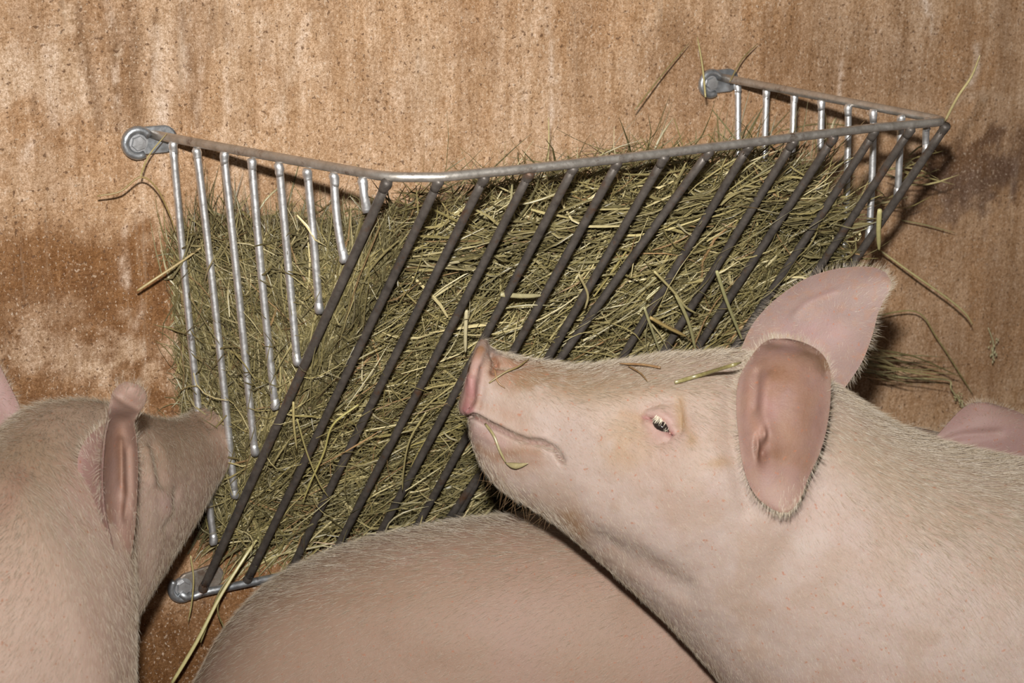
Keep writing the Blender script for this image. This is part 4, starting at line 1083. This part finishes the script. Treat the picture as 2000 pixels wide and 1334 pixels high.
stalk([front(1258, 600, .012), front(1272, 640, .014), front(1290, 690, .012)], .0036, (.45, .42, .22), 'bent green straw just above the forehead')
stalk([front(1270, 620, .012), front(1305, 640, .014), front(1342, 658, .012)], .0046, (.46, .32, .12), 'tan stem crossing the bent green straw above the forehead')
stalk([surf(b, 1318, 747, .004), surf(b, 1370, 732, .007), at_depth(1425, 715, tEar-.018), at_depth(1447, 708, tEar-.012)], .0042, (.19, .165, .06), 'green stem lying on the forehead up to the near ear', flat=True)
stalk([surf(b, 1290, 718, .004), surf(b, 1255, 712, .007), surf(b, 1210, 710, .007)], .0026, (.22, .11, .05), 'reddish brown twig lying on top of the head', name='dry_twig')
stalk([surf(b, 1228, 715, .006), surf(b, 1250, 728, .006), surf(b, 1265, 745, .004)], .0018, (.18, .09, .04), 'short side twig hanging down the brow', name='dry_twig')
stalk([surf(b, 955, 748, .003), surf(b, 985, 728, .005), surf(b, 1012, 716, .005), surf(b, 1034, 700, .004)], .0018, (.22, .16, .06), 'thin dark stem stuck on top of the snout', name='dry_twig')
stalk([surf(b, 966, 722, .004), surf(b, 972, 745, .004), surf(b, 986, 758, .003)], .0018, (.26, .12, .06), 'small dark curl stuck to the side of the snout', name='dry_twig')
stalk([surf(b, 948, 828, .000), surf(b, 964, 850, .006), surf(b, 976, 880, .007), surf(b, 988, 904, .006)], .0030, (.25, .21, .10), 'straw held in the lips of the lifted head', flat=True)
stalk([surf(b, 988, 905, .006), surf(b, 1008, 910, .006), surf(b, 1032, 905, .004)], .0068, (.27, .225, .115), 'flat leaf stuck to the chin at the end of the lip straw', flat=True, name='dry_leaf')
stalk([wl(1720, 490, .05), wl(1790, 540, .07), wl(1850, 582, .08), wl(1885, 612, .085), wl(1900, 635, .085)], .003, (.50, .43, .20), 'long straw bent in front of the wall right of the far ear tip')
stalk([front(1718, 410, .012), front(1716, 450, .014), front(1717, 490, .012)], .0066, (.55, .50, .22), 'pale folded blade hanging at the right end of the front bars', flat=True)
stalk([wl(1760, 430, .03), wl(1810, 440, .03), wl(1865, 455, .03)], .0018, (.36, .33, .16), 'fine level stem before the wall right of the rack')
stalk([wl(1690, 622, .04), wl(1787, 608, .05), wl(1830, 660, .05), wl(1878, 735, .04), wl(1900, 770, .03)], .002, (.30, .26, .10), 'sharply bent dark stem low on the wall right of the far ear')
stalk([wl(1690, 725, .05), wl(1770, 738, .055), wl(1850, 742, .05), wl(1858, 760, .05), wl(1880, 790, .045)], .0026, (.50, .46, .24), 'drooping grass stem with a seed head over the pink ear', seeds=True, name='grass_head')
stalk([wl(1930, 640, .03), wl(1940, 670, .03), wl(1938, 700, .03)], .0018, (.45, .42, .25), 'small grass seed head against the wall at far right', seeds=True, name='grass_head')
stalk([wl(1378, 190, .10), wl(1372, 130, .08), wl(1362, 72, .06)], .0026, (.42, .36, .16), 'straw standing in front of the upper right bracket')
stalk([wl(1240, 215, .06), wl(1290, 150, .045), wl(1345, 85, .03)], .002, (.22, .17, .07), 'thin dark stem leaning on the wall left of the upper right bracket')
stalk([wl(1425, 160, .05), wl(1450, 115, .04), wl(1480, 85, .03)], .002, (.20, .15, .06), 'thin dark stem leaning on the wall right of the upper right bracket')
stalk([wl(1070, 320, .12), wl(1072, 270, .11), wl(1071, 228, .10)], .0018, (.5, .42, .2), 'thin straw standing straight up behind the front rail')
stalk([front(700, 790, .012), front(650, 830, .014), front(632, 885, .014), front(605, 945, .014), front(590, 985, .012)], .0026, (.50, .44, .15), 'yellow stem slanting across the lower front bars')
stalk([front(580, 818, .012), front(598, 880, .014), front(622, 940, .014), front(642, 972, .012)], .0022, (.46, .40, .16), 'curved stem crossing the yellow one on the lower front bars')
stalk([front(573, 785, .01), front(574, 830, .014), front(580, 880, .012)], .003, (.56, .47, .2), 'short yellow straw hanging between the first two front bars')
stalk([front(832, 805, .012), front(800, 860, .014), front(788, 920, .014), front(786, 960, .012)], .0024, (.40, .34, .15), 'curved grey green stem on the lower middle front bars')
